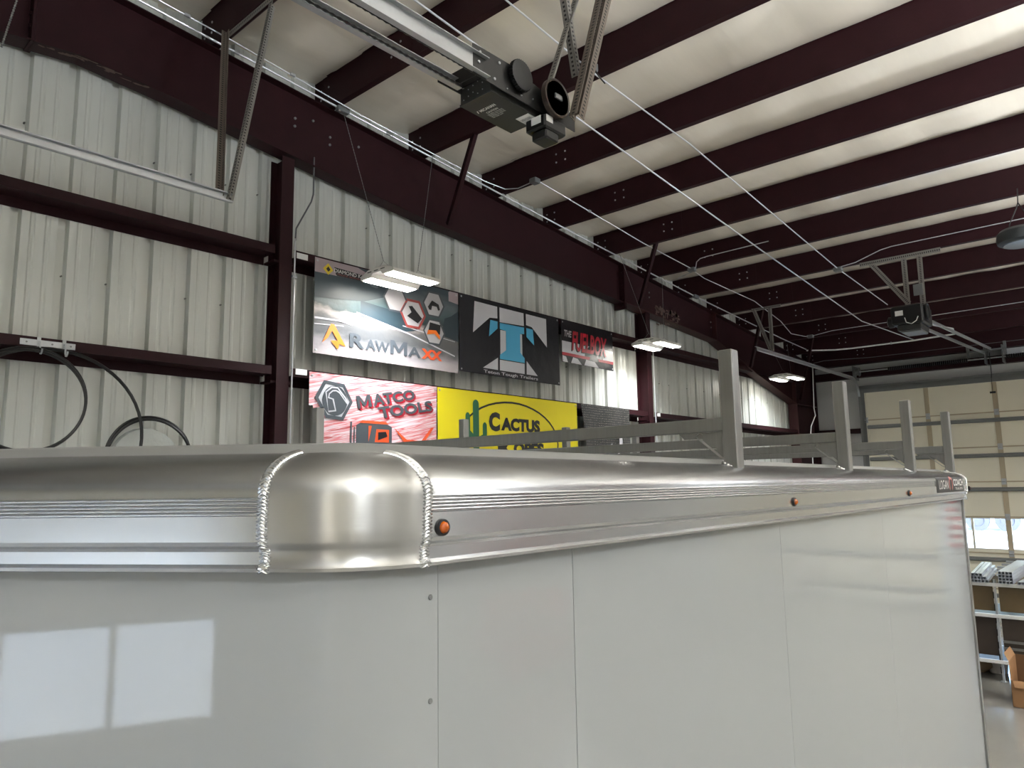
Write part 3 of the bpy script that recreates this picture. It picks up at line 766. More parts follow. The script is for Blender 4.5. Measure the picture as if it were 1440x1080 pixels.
M['orangered'] = mat('ink_orange_red', (222, 84, 40), .4); M['ink_yellow'] = mat('ink_yellow', (206, 180, 40), .4); M['blue'] = mat('ink_blue', (74, 164, 204), .4)
M['silver'] = mat('ink_silver', (196, 196, 202), .35); M['ink_red'] = mat('ink_red', (170, 24, 44), .35); M['green'] = mat('ink_green', (28, 92, 62), .4)
M['ink_redrim'] = mat('ink_red_rim', (150, 62, 58), .4); M['ink_teal'] = mat('ink_teal', (40, 56, 64), .4)
def hexa(cy, cz, r, rz=None, rot=0.): return [(cy+r*math.cos(rot+PI/3*k), cz+(rz or r)*math.sin(rot+PI/3*k)) for k in range(6)]
def ringpoly(out, inn): return [[out[k], out[(k+1) % len(out)], inn[(k+1) % len(inn)], inn[k]] for k in range(len(out))]

b1 = Banner('grey road picture banner with orange mark and hexagon photos, top row', 3.81, 5.72, 1.26, 2.195, 'road_print', seed=.3)
b1.poly('header_band', [[(3.812, 2.05), (4.3, 2.06), (5.0, 2.13), (5.718, 2.06), (5.718, 2.193), (3.812, 2.193)]], 'mauve', 1)
b1.poly('sky_shade', [[(3.812, 1.80), (4.4, 1.86), (4.8, 2.0), (4.9, 2.1), (4.3, 2.06), (3.812, 2.05)]], 'ink_teal', 1)
b1.poly('tree_line', [[(4.35, 1.70), (4.9, 1.62), (5.1, 1.66), (5.1, 1.80), (4.9, 1.82), (4.6, 1.84), (4.35, 1.86)], [(5.45, 1.66), (5.718, 1.62), (5.718, 1.98), (5.60, 1.90), (5.5, 1.86)]], 'ink_teal', 1)
b1.poly('road_line', [[(3.815, 1.59), (4.1, 1.60), (4.25, 1.585), (4.28, 1.60), (4.1, 1.617), (3.815, 1.61)], [(4.3, 1.72), (5.0, 1.60), (5.66, 1.44), (5.66, 1.455), (5.0, 1.615), (4.3, 1.735)], [(3.815, 1.535), (4.15, 1.56), (4.15, 1.568), (3.815, 1.545)], [(4.9, 1.68), (5.66, 1.61), (5.66, 1.617), (4.9, 1.69)]], 'silver', 2)
for cy, cz, im in ((4.79, 1.96, 'ink_redrim'), (5.33, 1.99, 'ink_grey'), (5.34, 1.68, 'ink_grey')):
    o_ = hexa(cy, cz, .165); i_ = hexa(cy, cz, .142)
    b1.poly('hexagon_photo', [i_], 'ink_lt', 3); b1.poly('hexagon_rim', ringpoly(o_, i_), 'ink_grey', 4)
o_ = hexa(5.035, 1.835, .18); i_ = hexa(5.035, 1.835, .15)
b1.poly('hexagon_photo', [i_], 'ink_lt', 3); b1.poly('hexagon_rim', ringpoly(o_, i_), 'ink_redrim', 4)
b1.poly('truck_picture', [[(4.95, 1.80), (5.10, 1.74), (5.16, 1.80), (5.02, 1.92), (4.97, 1.91), (5.01, 1.85)], [(5.24, 1.95), (5.30, 2.03), (5.40, 2.0), (5.42, 1.94), (5.39, 1.93), (5.37, 1.97), (5.30, 1.97), (5.29, 1.92), (5.26, 1.92)],
      [(5.25, 1.68), (5.42, 1.66), (5.43, 1.77), (5.27, 1.78)]], 'ink_black', 5)
b1.poly('truck_picture', [[(5.23, 1.64), (5.34, 1.66), (5.42, 1.60), (5.42, 1.64), (5.36, 1.70), (5.24, 1.69)]], 'orange', 6)
b1.poly('diamond_logo', [[(3.90, 2.10), (3.96, 2.045), (4.02, 2.10), (3.96, 2.16)]], 'ink_yellow', 3)
b1.poly('diamond_logo', [[(3.935, 2.10), (3.96, 2.075), (3.985, 2.10), (3.96, 2.13)]], 'ink_black', 4)
b1.poly('logo_plate', [[(3.99, 2.055), (4.36, 2.06), (4.36, 2.125), (3.99, 2.14)]], 'ink_black', 2)
b1.text('lettering', [('DIAMOND K', q4(4.03, 4.345, 2.087, 2.125, -.002), .03)], 'white', 4)
b1.text('lettering', [('TRUCK BODIES', q4(4.06, 4.34, 2.066, 2.080), .0)], 'ink_redrim', 4)
b1.poly('orange_mark', [[(3.905, 1.37), (4.0, 1.565), (4.04, 1.565), (4.175, 1.36), (4.10, 1.38), (4.085, 1.32), (4.0, 1.40), (4.06, 1.41), (4.085, 1.40), (4.015, 1.50), (3.965, 1.42)]], 'orange', 3)
b1.text('lettering', [('R', q4(4.22, 4.40, 1.365, 1.51), .03), ('AW', q4(4.41, 4.72, 1.365, 1.475), .03), ('M', q4(4.73, 4.96, 1.365, 1.51), .02), ('A', q4(4.97, 5.15, 1.365, 1.475), .03)], 'ink_grey', 3)
b1.text('lettering', [('XX', q4(5.16, 5.46, 1.365, 1.475), .05)], 'orangered', 3)

b2 = Banner('black banner with a big white and blue letter T, top row', 5.735, 7.59, 1.29, 2.20, 'ban_black', seed=1.9)
b2.poly('white_letter', [[(5.955, 1.77), (6.24, 1.99), (6.38, 2.005), (6.38, 2.15), (5.98, 2.15)], [(6.42, 1.965), (6.87, 1.985), (6.87, 2.15), (6.42, 2.15)], [(7.335, 1.77), (7.33, 2.15), (6.915, 2.15), (6.915, 2.005), (7.03, 1.995)],
    [(6.43, 1.56), (6.53, 1.63), (6.53, 1.87), (6.43, 1.87)], [(6.12, 1.37), (6.385, 1.37), (6.385, 1.52)], [(6.42, 1.37), (6.87, 1.37), (6.87, 1.50), (6.42, 1.50)], [(6.91, 1.37), (7.13, 1.37), (6.91, 1.54)], [(6.79, 1.62), (6.83, 1.60), (6.83, 1.87), (6.79, 1.87)]], 'silver', 1)
b2.poly('blue_letter', [[(6.225, 1.76), (6.38, 1.88), (6.38, 1.965), (6.25, 1.965)], [(7.065, 1.76), (7.05, 1.965), (6.915, 1.965), (6.915, 1.85)],
    [(6.42, 1.51), (6.87, 1.51), (6.87, 1.57), (6.79, 1.63), (6.79, 1.87), (6.87, 1.88), (6.87, 1.965), (6.42, 1.955), (6.42, 1.88), (6.53, 1.87), (6.53, 1.63), (6.42, 1.56)]], 'blue', 2)
b2.text('lettering', [('Teton Tough Trailers', q4(6.13, 7.13, 1.302, 1.35), .012)], 'silver', 2)

b3 = Banner('small black and white banner with slanted red letters, top row', 7.645, 8.885, 1.62, 2.20, 'ban_black', seed=3.1)
b3.poly('white_band', [q4(7.65, 8.88, 1.75, 1.91)], 'silver', 1)
b3.poly('red_band', [q4(7.65, 8.88, 1.715, 1.755)], 'ink_red', 2)
b3.poly('shine_band', [[(7.66, 1.625), (7.78, 1.625), (7.74, 1.70), (7.66, 1.71)], [(7.85, 1.625), (8.1, 1.625), (8.0, 1.70), (7.9, 1.71)], [(8.15, 1.625), (8.5, 1.625), (8.4, 1.70), (8.2, 1.71)]], 'silver', 1)
b3.text('lettering', [('THE', q4(7.70, 7.87, 1.975, 2.065), .03, .2)], 'silver', 3)
b3.text('lettering_shadow', [('FUELBOX', q4(7.85, 8.70, 1.785, 2.065), .03, .2)], 'ink_black', 3)
b3.text('lettering', [('FUELBOX', q4(7.87, 8.72, 1.80, 2.08), .03, .2)], 'ink_red', 4)

def notch(t, nz):      # folded lower left corner
    y = 3.78+(5.385-3.78)*t; zb = .76 if y < 3.87 else -.1
    return [(y, zb+(1.075-zb)*j/nz) for j in range(nz+1)]
b4 = Banner('red and white streaked banner with hexagon emblem and black tool letters, lower row', 3.78, 5.385, -.1, 1.075, 'streak_print', poly=notch, amp=.004, seed=2.)
hx = [(3.84, .84), (3.935, 1.01), (4.165, .99), (4.265, .82), (4.155, .635), (3.965, .65)]
cen = (4.055, .825); hin = [(cen[0]+(y-cen[0])*.82, cen[1]+(z-cen[1])*.82) for y, z in hx]; hm = [(cen[0]+(y-cen[0])*.78, cen[1]+(z-cen[1])*.78) for y, z in hx]
b4.poly('emblem_hexagon', ringpoly(hx, hin), 'ink_grey', 2); b4.poly('emblem_ground', [hin], 'silver', 1)
b4.poly('emblem_disc', [arc(4.06, .82, .14, .145, 0, 2*PI, 24)[:-1]], 'ink_grey', 2)
b4.poly('emblem_wrench', ringpoly([(3.95, .90), (4.02, .955), (4.09, .955), (4.19, .85), (4.21, .79), (4.11, .91), (4.07, .925), (4.03, .92), (3.99, .885), (3.98, .84), (4.03, .83), (4.06, .73), (3.99, .72)],
     [(3.965, .895), (4.025, .94), (4.085, .94), (4.17, .85), (4.19, .80), (4.105, .895), (4.07, .912), (4.035, .908), (4.0, .88), (3.995, .85), (4.045, .838), (4.075, .72), (3.99, .705)]), 'silver', 3)
b4.text('lettering_shadow', [('MATCO', [(4.35, .745), (5.095, .895), (5.065, 1.0), (4.32, .87)], .06), ('TOOLS', [(4.635, .665), (5.345, .79), (5.315, .90), (4.595, .78)], .06)], 'ink_red', 2)
b4.text('lettering', [('MATCO', [(4.33, .76), (5.075, .91), (5.045, 1.015), (4.30, .885)], .035), ('TOOLS', [(4.615, .68), (5.325, .805), (5.295, .915), (4.575, .795)], .035)], 'ink_grey', 3)
b4.poly('truck_picture', [[(4.31, .3), (4.76, .3), (4.76, .60), (4.70, .625), (4.36, .625), (4.31, .60)]], 'ink_grey', 2)
b4.poly('truck_picture', [[(4.34, .625), (4.72, .625), (4.68, .65), (4.38, .65)], [(4.46, .44), (4.50, .60), (4.46, .60)], [(4.54, .44), (4.72, .44), (4.72, .57), (4.56, .57)], [(4.78, .60), (4.95, .48), (5.15, .47), (5.30, .62), (5.34, .62), (5.18, .44), (4.92, .45)]], 'orangered', 3)
b4.poly('truck_picture', [[(4.58, .46), (4.70, .50), (4.68, .55), (4.58, .54)]], 'ink_black', 4)
b4.poly('exhaust_stack', [[(4.24, .3), (4.26, .3), (4.26, .63), (4.24, .63)], [(4.28, .3), (4.295, .3), (4.295, .58), (4.28, .58)]], 'ink_grey', 2)

b5 = Banner('bright yellow banner with green cactus inside a black oval, lower row', 5.40, 7.96, -.1, 1.075, 'ban_yellow', amp=.004, seed=4.)
eo, ei = arc(6.62, .50, .90, .50, 0, 2*PI, 40)[:-1], arc(6.62, .50, .875, .477, 0, 2*PI, 40)[:-1]
b5.poly('oval_line', ringpoly(eo, ei), 'ink_black', 1)
b5.poly('cactus_picture', [arc(5.995, .93, .05, .05, 0, PI, 8) + [(5.945, .1), (6.045, .1)], arc(5.86, .78, .038, .045, 0, PI, 8) + [(5.822, .55), (5.86, .5), (5.95, .5), (5.95, .58), (5.898, .62)],
     arc(6.145, .68, .035, .045, 0, PI, 8)[::-1][::-1] + [(6.11, .58), (6.04, .55), (6.04, .47), (6.12, .48), (6.18, .56)]], 'green', 2)
b5.text('lettering', [('C', q4(6.215, 6.40, .625, .855), .06), ('ACTUS', q4(6.42, 7.15, .64, .80), .06), ('R', q4(6.36, 6.60, .33, .56), .06), ('OPES', q4(6.64, 7.22, .35, .51), .06)], 'ink_black', 2)

# dark perforated mesh sheet
def mesh_nodes(n, l, co, b):
    mp = n.new('ShaderNodeMapping'); mp.inputs['Scale'].default_value = (1, 26, 30); l.new(co, mp.inputs[0])
    v = n.new('ShaderNodeTexVoronoi'); v.inputs['Scale'].default_value = 1.; v.inputs['Randomness'].default_value = .2; l.new(mp.outputs[0], v.inputs[0])
    l.new(ramp(n, l, v.outputs[0], [(0, (150, 146, 136)), (.18, (120, 116, 108)), (.26, (40, 39, 38)), (1, (32, 31, 30))]), b.inputs['Base Color'])
M['mesh'] = gradient_mat('perforated_sheet', mesh_nodes, .5, .05)
ms = MB(); rings = []
for i in range(13):
    t = i/12; yt = 8.04+1.22*t; yb_ = 8.22+.98*t
    rings.append([(BX+.006+.012*math.sin(j*.6+i), yt+(yb_-yt)*j/8, 1.085-1.05*j/8) for j in range(9)])
ms.loft(rings, False); ms.loft([[(p[0]-.003, p[1], p[2]) for p in r] for r in rings], False)
mt = thing('mesh_sheet', (BX, 8.6, 0), 'dark perforated mesh sheet hanging on the girt beside the yellow banner', 'mesh sheet')
build('sheet', ms, 'mesh', mt, smooth=True)
mm = MB(); mm.loft([[(BX+.03, y, z) for y, z in arc(8.86, .60, .14, .19, a0, a0+.35, 1)] + [(BX+.03, y, z) for y, z in arc(8.86, .60, .10, .17, a0+.35, a0, 1)] for a0 in ()] or [[(BX, 0, 0)]*3, [(BX, 0, 0)]*3], True) if False else None
mo = MB(); o1 = arc(8.86, .60, .15, .20, -PI/2, PI/2, 16); i1 = arc(8.84, .60, .09, .20, -PI/2, PI/2, 16)
for k in range(16): mo.add([(BX+.03, *o1[k]), (BX+.03, *o1[k+1]), (BX+.03, *i1[k+1]), (BX+.03, *i1[k])], [(0, 1, 2, 3)])
mo.add([(BX+.03, 8.62, .42), (BX+.03, 8.80, .42), (BX+.03, 8.74, .56), (BX+.03, 8.66, .52)], [(0, 1, 2, 3)])
build('crescent_print', mo, 'ink_lt', mt)

# ================================================================= WALL FITTINGS
for (ya, za, nm) in ((3.62, 2.14, 'white paper tag on the upper girt beside the first banner'), (3.64, 1.035, 'white paper tag on the lower girt beside the streaked banner'), (10.10, 1.03, 'small white paper tag on the girt right of the middle column')):
    w_ = .12 if ya < 9 else .09
    build('paper_tag', MB().bbox(-5.893, -5.888, ya, ya+w_, za, za+.055, .001), 'tag', org=(-5.89, ya, za), label=nm, cat='tag')
hk = thing('hook_rail', (-5.88, 1.63, 1.03), 'galvanised plate with two hooks screwed to the left girt', 'hook rail')
build('plate', MB().bbox(-5.895, -5.889, 1.46, 1.81, 1.025, 1.07, .001), 'galv', hk)
for y in (1.575, 1.735):
    h_ = MB().tube([(-5.889, y, 1.055), (-5.86, y, 1.05), (-5.85, y, 1.02), (-5.85, y, .985), (-5.838, y, .965), (-5.82, y, .962), (-5.805, y, .975), (-5.80, y, .995)], .006, 8)
    h_.bbox(-5.889, -5.884, y-.012, y+.012, 1.02, 1.09, .001)
    build('hook', h_, 'galv', hk, smooth=True)
bs = MB()
for y in (1.50, 1.66, 1.78): bs.lathe((-5.889, y, 1.048), (1, 0, 0), [(.007, 0), (.006, .004)], 8)
build('screws', bs, 'galv_dull', hk, kind='stuff')
def hoop(label, cy, cz, r, x, tilt=0., turns=2, thick=.011, sq=1.):
    m_ = MB(); N = 56
    for t in range(turns):
        rr = r-.012*t
        m_.tube([(x+tilt*math.cos(2*PI*k/N)+.014*t+.01*math.sin(6*PI*k/N+t), cy+rr*math.cos(2*PI*k/N)*(1+.01*t), cz+rr*sq*math.sin(2*PI*k/N)-.008*t) for k in range(N+1)], thick, 8, False)
    return build('hose_coil', m_, 'hose', org=(x, cy, cz-r), smooth=True, label=label, cat='hose', group='black hose coils on the wall')
hoop('smaller black hose coil hanging from the two wall hooks', 1.52, .635, .365, -5.83, 0., 2)
hoop('larger black hose coil hanging behind from the wall hooks', 1.66, .385, .64, -5.86, 0., 1, .013, .98)
hoop('low black hose coil standing on a cloudy wrapped roll', 2.39, .245, .325, -5.93, 0., 2, .011)
pr_ = MB()
pr_.lathe((-6.06, 2.39, .22), (1, 0, 0), [(.0, 0), (.26, 0), (.27, .03), (.26, .08), (.12, .09), (.0, .09)], 28)
build('wrapped_roll', pr_, 'plastic_clear', org=(-6.0, 2.39, 0), smooth=True, label='cloudy plastic wrapped roll inside the low hose coil', cat='roll')
build('ledge_bracket', MB().box(-6.09, -5.9, 1.95, 2.85, -.12, -.09), 'galv_dull', org=(-6.0, 2.4, -.1), label='narrow steel ledge on the wall under the wrapped roll', cat='shelf')

# ================================================================= CONDUITS
def pipe(name, label, pts, r, m_='conduit', cat='pipe', n=8, boxes=(), bm='boxgrey', straps=()):
    t = thing(name, pts[0], label, cat)
    build('tube', MB().tube(pts, r, n), m_, t, smooth=True)
    for (bx, by, bz, sx, sy, sz) in boxes:
        build('junction_box', MB().bbox(bx-sx, bx+sx, by-sy, by+sy, bz-sz, bz+sz, .008), bm, t)
    for p in straps:
        build('strap', MB().bbox(p[0]-.012, p[0]+.012, p[1]-.025, p[1]+.025, p[2]-r-.003, p[2]+r+.01, .002), 'galv', t)
    return t
def rz(y, d=.02): return roofz(y)-d
pipe('main_conduit', 'bright steel conduit running down the roof close above the rafter', [(-5.78, -2.9, rz(-2.9)), (-5.78, 4, rz(4)), (-5.76, 8, rz(8)), (-5.70, 11.3, rz(11.3)), (-5.55, 14.6, rz(14.6)), (-5.47, 15.7, rz(15.7))], .010,
     boxes=((-5.77, 4.02, rz(4.02, .03), .03, .07, .03), (-5.69, 11.2, rz(11.2, .03), .03, .07, .03)), straps=[(-5.78, 2.9, rz(2.9)), (-5.77, 4.6, rz(4.6)), (-5.77, 6.4, rz(6.4)), (-5.76, 8.2, rz(8.2))])
pipe('thin_conduit', 'thin conduit running beside the main one to a box on the third purlin', [(-5.65, -2.9, rz(-2.9, .015)), (-5.66, 2.75, rz(2.75, .015)), (-5.72, 4.2, rz(4.2, .015)), (-5.71, 5.2, rz(5.2, .015)), (-5.69, 6.0, rz(6.0)), (-5.62, 6.27, rz(6.27, .03)), (-5.48, 6.35, rz(6.35, .03)), (-5.25, 6.33, rz(6.33, .03))], .006,
     boxes=((-5.20, 6.33, rz(6.33, .03), .05, .05, .03),), straps=[(-5.66, 2.4, rz(2.4, .015)), (-5.68, 3.4, rz(3.4, .015))])
pipe('middle_conduit', 'thin conduit running on from the box towards the second lamp', [(-5.18, 6.4, rz(6.4)), (-5.18, 8.7, rz(8.7)), (-5.12, 9.94, rz(9.94))], .007,
     boxes=((-5.12, 10.0, rz(10.0, .03), .06, .04, .03),), straps=[(-5.18, 7.4, rz(7.4)), (-5.17, 9, rz(9))])
pipe('bent_conduit', 'bent conduit rising from the box onto the dark purlin face', [(-5.06, 9.98, rz(9.98)), (-5.04, 9.97, rz(9.97)-.0), (-5.03, 9.99, roofz(9.99)+.07), (-4.97, 9.99, roofz(9.99)+.11), (-4.85, 9.99, roofz(9.99)+.12), (-3.9, 9.99, roofz(9.99)+.13)], .007)
pipe('lower_conduit', 'thin conduit running towards the back corner above the third lamp', [(-5.5, 10.25, rz(10.25)), (-5.14, 10.1, rz(10.1)), (-5.16, 10.5, rz(10.5)), (-5.0, 12.0, rz(12)), (-5.1, 13.4, rz(13.4)), (-5.25, 14.3, rz(14.3, .03)), (-5.1, 14.65, rz(14.65, .03)), (-4.95, 14.7, rz(14.7, .02)), (-4.6, 14.72, rz(14.72, -.03)), (-1.4, 14.72, rz(14.72, -.05)), (3, 14.72, rz(14.72, -.05))], .007,
     boxes=((-5.02, 14.7, rz(14.7, .03), .06, .04, .03),))
pipe('long_conduit', 'long steel conduit slanting across the purlins left of the far opener', [(-4.05, .5, rz(.5)), (-4.02, 5.5, rz(5.5)), (-3.97, 10, rz(10)), (-3.90, 14.2, rz(14.2)), (-3.46, 16.1, rz(16.1))], .009)
pipe('opener_conduit', 'long steel conduit slanting across the purlins from one opener to the other', [(-3.47, 1.0, rz(1)), (-3.47, 5.1, rz(5.1)), (-3.38, 6.7, rz(6.7)), (-3.36, 11.2, rz(11.2)), (-3.25, 13.4, rz(13.4, .03))], .0075,
     boxes=((-3.43, 4.98, rz(4.98, .03), .04, .07, .04), (-3.36, 11.24, rz(11.24, .03), .06, .05, .03)))
pipe('box_conduit', 'thin conduit rising from the box onto the dark purlin right of it', [(-3.3, 11.2, rz(11.2, .01)), (-3.1, 11.2, roofz(11.2)+.01), (-2.75, 11.2, roofz(11.2)+.12), (-2.6, 11.2, roofz(11.2)+.14), (-.5, 11.2, roofz(11.2)+.15), (4, 11.2, roofz(11.2)+.15)], .007)
pipe('white_pipe', 'white pipe running along the last purlins under the far opener', [(-5.5, 15.8, rz(15.8)), (-5.0, 16.05, rz(16.05)), (-4.66, 16.1, rz(16.1)), (-3.5, 16.1, rz(16.1)), (-2.75, 16.0, rz(16.0)), (-2.7, 15.6, rz(15.6)), (-3.0, 15.0, rz(15.0))], .016, 'white_pvc', straps=[(-3.9, 16.1, rz(16.1))])
pipe('eave_cable', 'grey cable along the eave strut above the far door', [(-5.62, 16.4, 2.45), (-5.6, 16.5, 2.58), (-5.45, 16.7, 2.64), (-5.2, 16.9, 2.66), (-4.6, 17.1, rz(17.1, .02)), (-1.0, 17.1, rz(17.1, .02)), (4, 17.1, rz(17.1, .02))], .006, 'cable')
pipe('corner_conduit', 'white conduit running down the corner column with a double bend', [(-5.6, 16.4, 2.46), (-5.6, 16.3, 1.55), (-5.6, 16.36, 1.40), (-5.6, 16.05, 1.15), (-5.6, 16.0, 1.02), (-5.6, 16.0, -2.5)], .011, 'white_pvc')
pipe('column_cable', 'grey cable coming off the rafter and down the right side of the first column', [(-5.9, 3.79, 3.2), (-5.9, 3.79, 2.82), (-5.9, 3.77, 2.74), (-5.88, 3.60, 2.42), (-5.88, 3.595, 2.3)], .008, 'cable')
pipe('column_conduit', 'slim galvanised conduit down the right edge of the first column', [(-5.88, 3.595, 2.32), (-5.88, 3.595, -2.4)], .008, straps=[(-5.88, 3.595, 1.95)])
pipe('second_column_conduit', 'slim galvanised conduit down the right edge of the middle column', [(-5.88, 10.03, 2.5), (-5.88, 10.03, -2.4)], .009)
def chain(label, a, b_):
    a, b_ = Vector(a), Vector(b_); n = int((b_-a).length/.014); m_ = MB()
    m_.tube([a.lerp(b_, q/(2*n)) for q in range(2*n+1)], [.0025 if q % 2 else .006 for q in range(2*n+1)], 5)
    return build('chain', m_, 'galv_dull', org=tuple(a), label=label, cat='chain')
chain('loose chain hanging at the upper left over the rafter', (-4.0, 1.0, 3.2), (-4.0, .82, 2.138))

# ================================================================= DOOR TRACKS
def track(label, x, ya, yb, z, hangers, curve=None):
    t = thing('door_track', (x, ya, z), label, 'door track')
    # J-shaped rail: open channel with lips, plus an angle on top
    prof = [(x-.002, z-.03), (x+.024, z-.034), (x+.03, z-.028), (x+.03, z-.02), (x+.027, z-.02), (x+.027, z-.027), (x+.022, z-.031), (x+.001, z-.027), (x+.001, z+.028), (x+.026, z+.030), (x+.026, z+.033), (x-.002, z+.031)]
    build('rail', MB().prism(prof, 1, ya, yb), 'galv', t)
    build('rail_angle', MB().box(x-.006, x-.002, ya, yb, z-.02, z+.05).box(x-.04, x-.006, ya, yb, z+.046, z+.05), 'galv', t)
    if curve:
        cr = MB(); R_ = .38; e = 1 if yb > ya else -1; rings = []
        for q in range(11):
            a = PI/2*q/10; yc, zc = yb+e*R_*math.sin(a), z-R_*(1-math.cos(a)); ny_, nz_ = e*math.sin(a), math.cos(a)
            rings.append([(x-.002, yc-ny_*.03, zc-nz_*.03), (x+.028, yc-ny_*.03, zc-nz_*.03), (x+.028, yc-ny_*.027, zc-nz_*.027), (x+.001, yc-ny_*.027, zc-nz_*.027), (x+.001, yc+ny_*.03, zc+nz_*.03), (x+.026, yc+ny_*.03, zc+nz_*.03), (x+.026, yc+ny_*.033, zc+nz_*.033), (x-.002, yc+ny_*.033, zc+nz_*.033)])
        build('curved_rail', cr.loft(rings, True, True), 'galv', t, smooth=True)
        yv = yb+e*R_
        build('vertical_rail', MB().box(x-.002, x+.001, yv-.03, yv+.03, -2.5, z-R_).box(x, x+.028, yv-.03, yv-.027, -2.5, z-R_).box(x, x+.028, yv+.027, yv+.03, -2.5, z-R_), 'galv_dull', t)
        rl = MB()
        for k in range(3): rl.cyl((x-.01, yb+e*(.1+.8*k*0)-e*.0, z), (x+.05, yb, z), .02, 10)
    for h in hangers: build(h[0], MB().angle(h[1], h[2], h[3], h[4] if len(h) > 4 else .045), h[5] if len(h) > 5 else 'perf', t)
    return t
yq = PY[4]     # 2.725
track('galvanised door track hung from two perforated angles at the upper left', -4.8, -3.0, 2.41, 2.055,
      [('cross_angle', (-5.68, yq, roofz(yq)-.002), (-4.2, yq, roofz(yq)-.002), (0, 0, -1), .055), ('hanger_angle', (-4.80, 2.37, 2.05), (-4.97, yq+.02, roofz(yq)-.03), (1, 0, 0), .055), ('hanger_angle', (-4.83, 2.35, 2.05), (-5.58, yq-.02, roofz(yq)-.03), (0, -1, 0), .045, 'perf_old')])
yq = 6.37+P*5
track('galvanised door track bending down to the far door, back corner', -4.9, 11.75, 16.75, 2.19,
      [('cross_angle', (-5.25, yq, roofz(yq)-.002), (-4.72, yq, roofz(yq)-.002), (0, 0, -1), .05), ('hanger_angle', (-4.9, yq, 2.2), (-4.9, yq, roofz(yq)-.03), (0, 1, 0), .05), ('hanger_angle', (-4.9, yq, 2.2), (-5.18, yq-.02, roofz(yq)-.03), (0, 1, 0), .05)], curve=True)
track('galvanised door track on the other side of the far door', .14, 11.75, 16.75, 2.19,
      [('cross_angle', (-.1, yq, roofz(yq)-.002), (.5, yq, roofz(yq)-.002), (0, 0, -1), .05), ('hanger_angle', (.14, yq, 2.2), (.14, yq, roofz(yq)-.03), (0, 1, 0), .05)], curve=True)
# shaft, springs and drums above the far door
sh = thing('torsion_shaft', (-2.4, 17.1, 2.36), 'steel shaft with dark coil springs above the far door', 'spring shaft')
build('shaft', MB().cyl((-4.98, 17.1, 2.36), (.2, 17.1, 2.36), .014, 12), 'galv', sh, smooth=True)
for xa, xb in ((-4.25, -2.75), (-2.1, -.6)):
    n = 40; s = MB()
    for q in range(n): xx = xa+(xb-xa)*q/n; s.lathe((xx, 17.1, 2.36), (1, 0, 0), [(.03, 0), (.045, .008), (.045, .022), (.03, .03)], 10)
    build('coil_spring', s, 'spring', sh)
for xx in (-4.88, .1):
    build('cable_drum', MB().lathe((xx, 17.1, 2.36), (1, 0, 0), [(.02, -.05), (.1, -.05), (.1, -.035), (.075, -.03), (.075, .03), (.1, .035), (.1, .05), (.02, .05)], 20), 'galv_dull', sh, smooth=True)
    build('bearing_plate', MB().box(xx-.07*(1 if xx < 0 else -1), xx-.075*(1 if xx < 0 else -1), 17.0, 17.45, 2.2, 2.5), 'galv_dull', sh)
for xa in (-2.46, -2.16): build('center_bracket', MB().box(xa, xa+.02, 17.02, 17.45, 2.25, 2.6), 'galv_dull', sh)

# ================================================================= DOOR OPENERS
op = thing('garage_door_opener', (-2.6, 2.9, 2.1), 'black belt driven door opener with large wheel hanging in front of the purlins', 'door opener')
bx0, bx1, by0, by1 = -2.735, -2.50, 2.685, 3.115
build('control_box', MB().bbox(bx0, bx1, by0, by1, 2.105, 2.20, .004), 'charcoal', op)
build('bottom_cover', MB().bbox(bx0-.003, bx1+.002, by0-.003, by1-.0, 2.098, 2.107, .002), 'charcoal', op)
lt = MB(); pl_ = lambda u, v: (u, v, 2.0970)
def under(mb, s, x0, x1, y0, y1, b=0.):      # text on the underside, reading with its top towards the door (-Y)
    vs, fs = text2d(s, b); mb.add([(x0+(x1-x0)*x, y1+(y0-y1)*y, 2.0972) for x, y in vs], fs)
under(lt, 'MICANAN', -2.69, -2.575, 2.785, 2.81, .03)
lt.add([(-2.715, 2.81, 2.0972), (-2.705, 2.785, 2.0972), (-2.698, 2.785, 2.0972), (-2.708, 2.81, 2.0972)], [(0, 1, 2, 3)])
under(lt, 'CAUTION', -2.675, -2.59, 2.828, 2.845, .02)
for q, (tx) in enumerate(('DISCONNECT POWER BEFORE', 'REMOVING THIS COVER OR', 'SERVICING THE OPERATOR', 'KEEP AREA CLEAR')): under(lt, tx, -2.685, -2.575+(-.03 if q == 3 else 0), 2.853+.014*q, 2.863+.014*q)
build('lettering', lt, 'tag', op)
lb = build('rating_label', MB().bbox(-2.60, -2.505, 3.0, 3.11, 2.0962, 2.0985, .0004), 'tag', op)
lt = MB(); under(lt, 'OPEN CLOSE', -2.59, -2.52, 3.03, 3.05); lt.v = [(a, b_, 2.0956) for a, b_, c in lt.v]
build('lettering', lt, 'ink_black', lb)
# upright side plate on the right, front bracket on the left
sp_ = [(2.52, 2.12), (3.40, 2.12), (3.40, 2.22), (3.0, 2.27), (2.92, 2.30), (2.52, 2.29)]
build('side_plate', MB().prism(sp_, 0, -2.475, -2.469), 'black', op)
build('body', MB().bbox(-2.72, -2.476, 2.68, 3.30, 2.2, 2.235, .004), 'deepblack', op)
build('front_bracket', MB().prism([(2.50, 2.16), (2.68, 2.16), (2.68, 2.25), (2.50, 2.25)], 0, -2.72, -2.714).box(-2.72, -2.47, 2.60, 2.606, 2.17, 2.25), 'deepblack', op)
bl = MB()
for y, z in ((2.57, 2.26), (2.72, 2.265), (2.56, 2.2), (2.68, 2.155), (2.78, 2.14), (2.9, 2.15), (3.0, 2.17), (2.82, 2.26), (2.84, 2.2)):
    bl.lathe((-2.469, y, z), (1, 0, 0), [(.009 if y < 2.75 and z > 2.1 else .005, 0), (.008 if y < 2.75 else .004, .006)], 8)
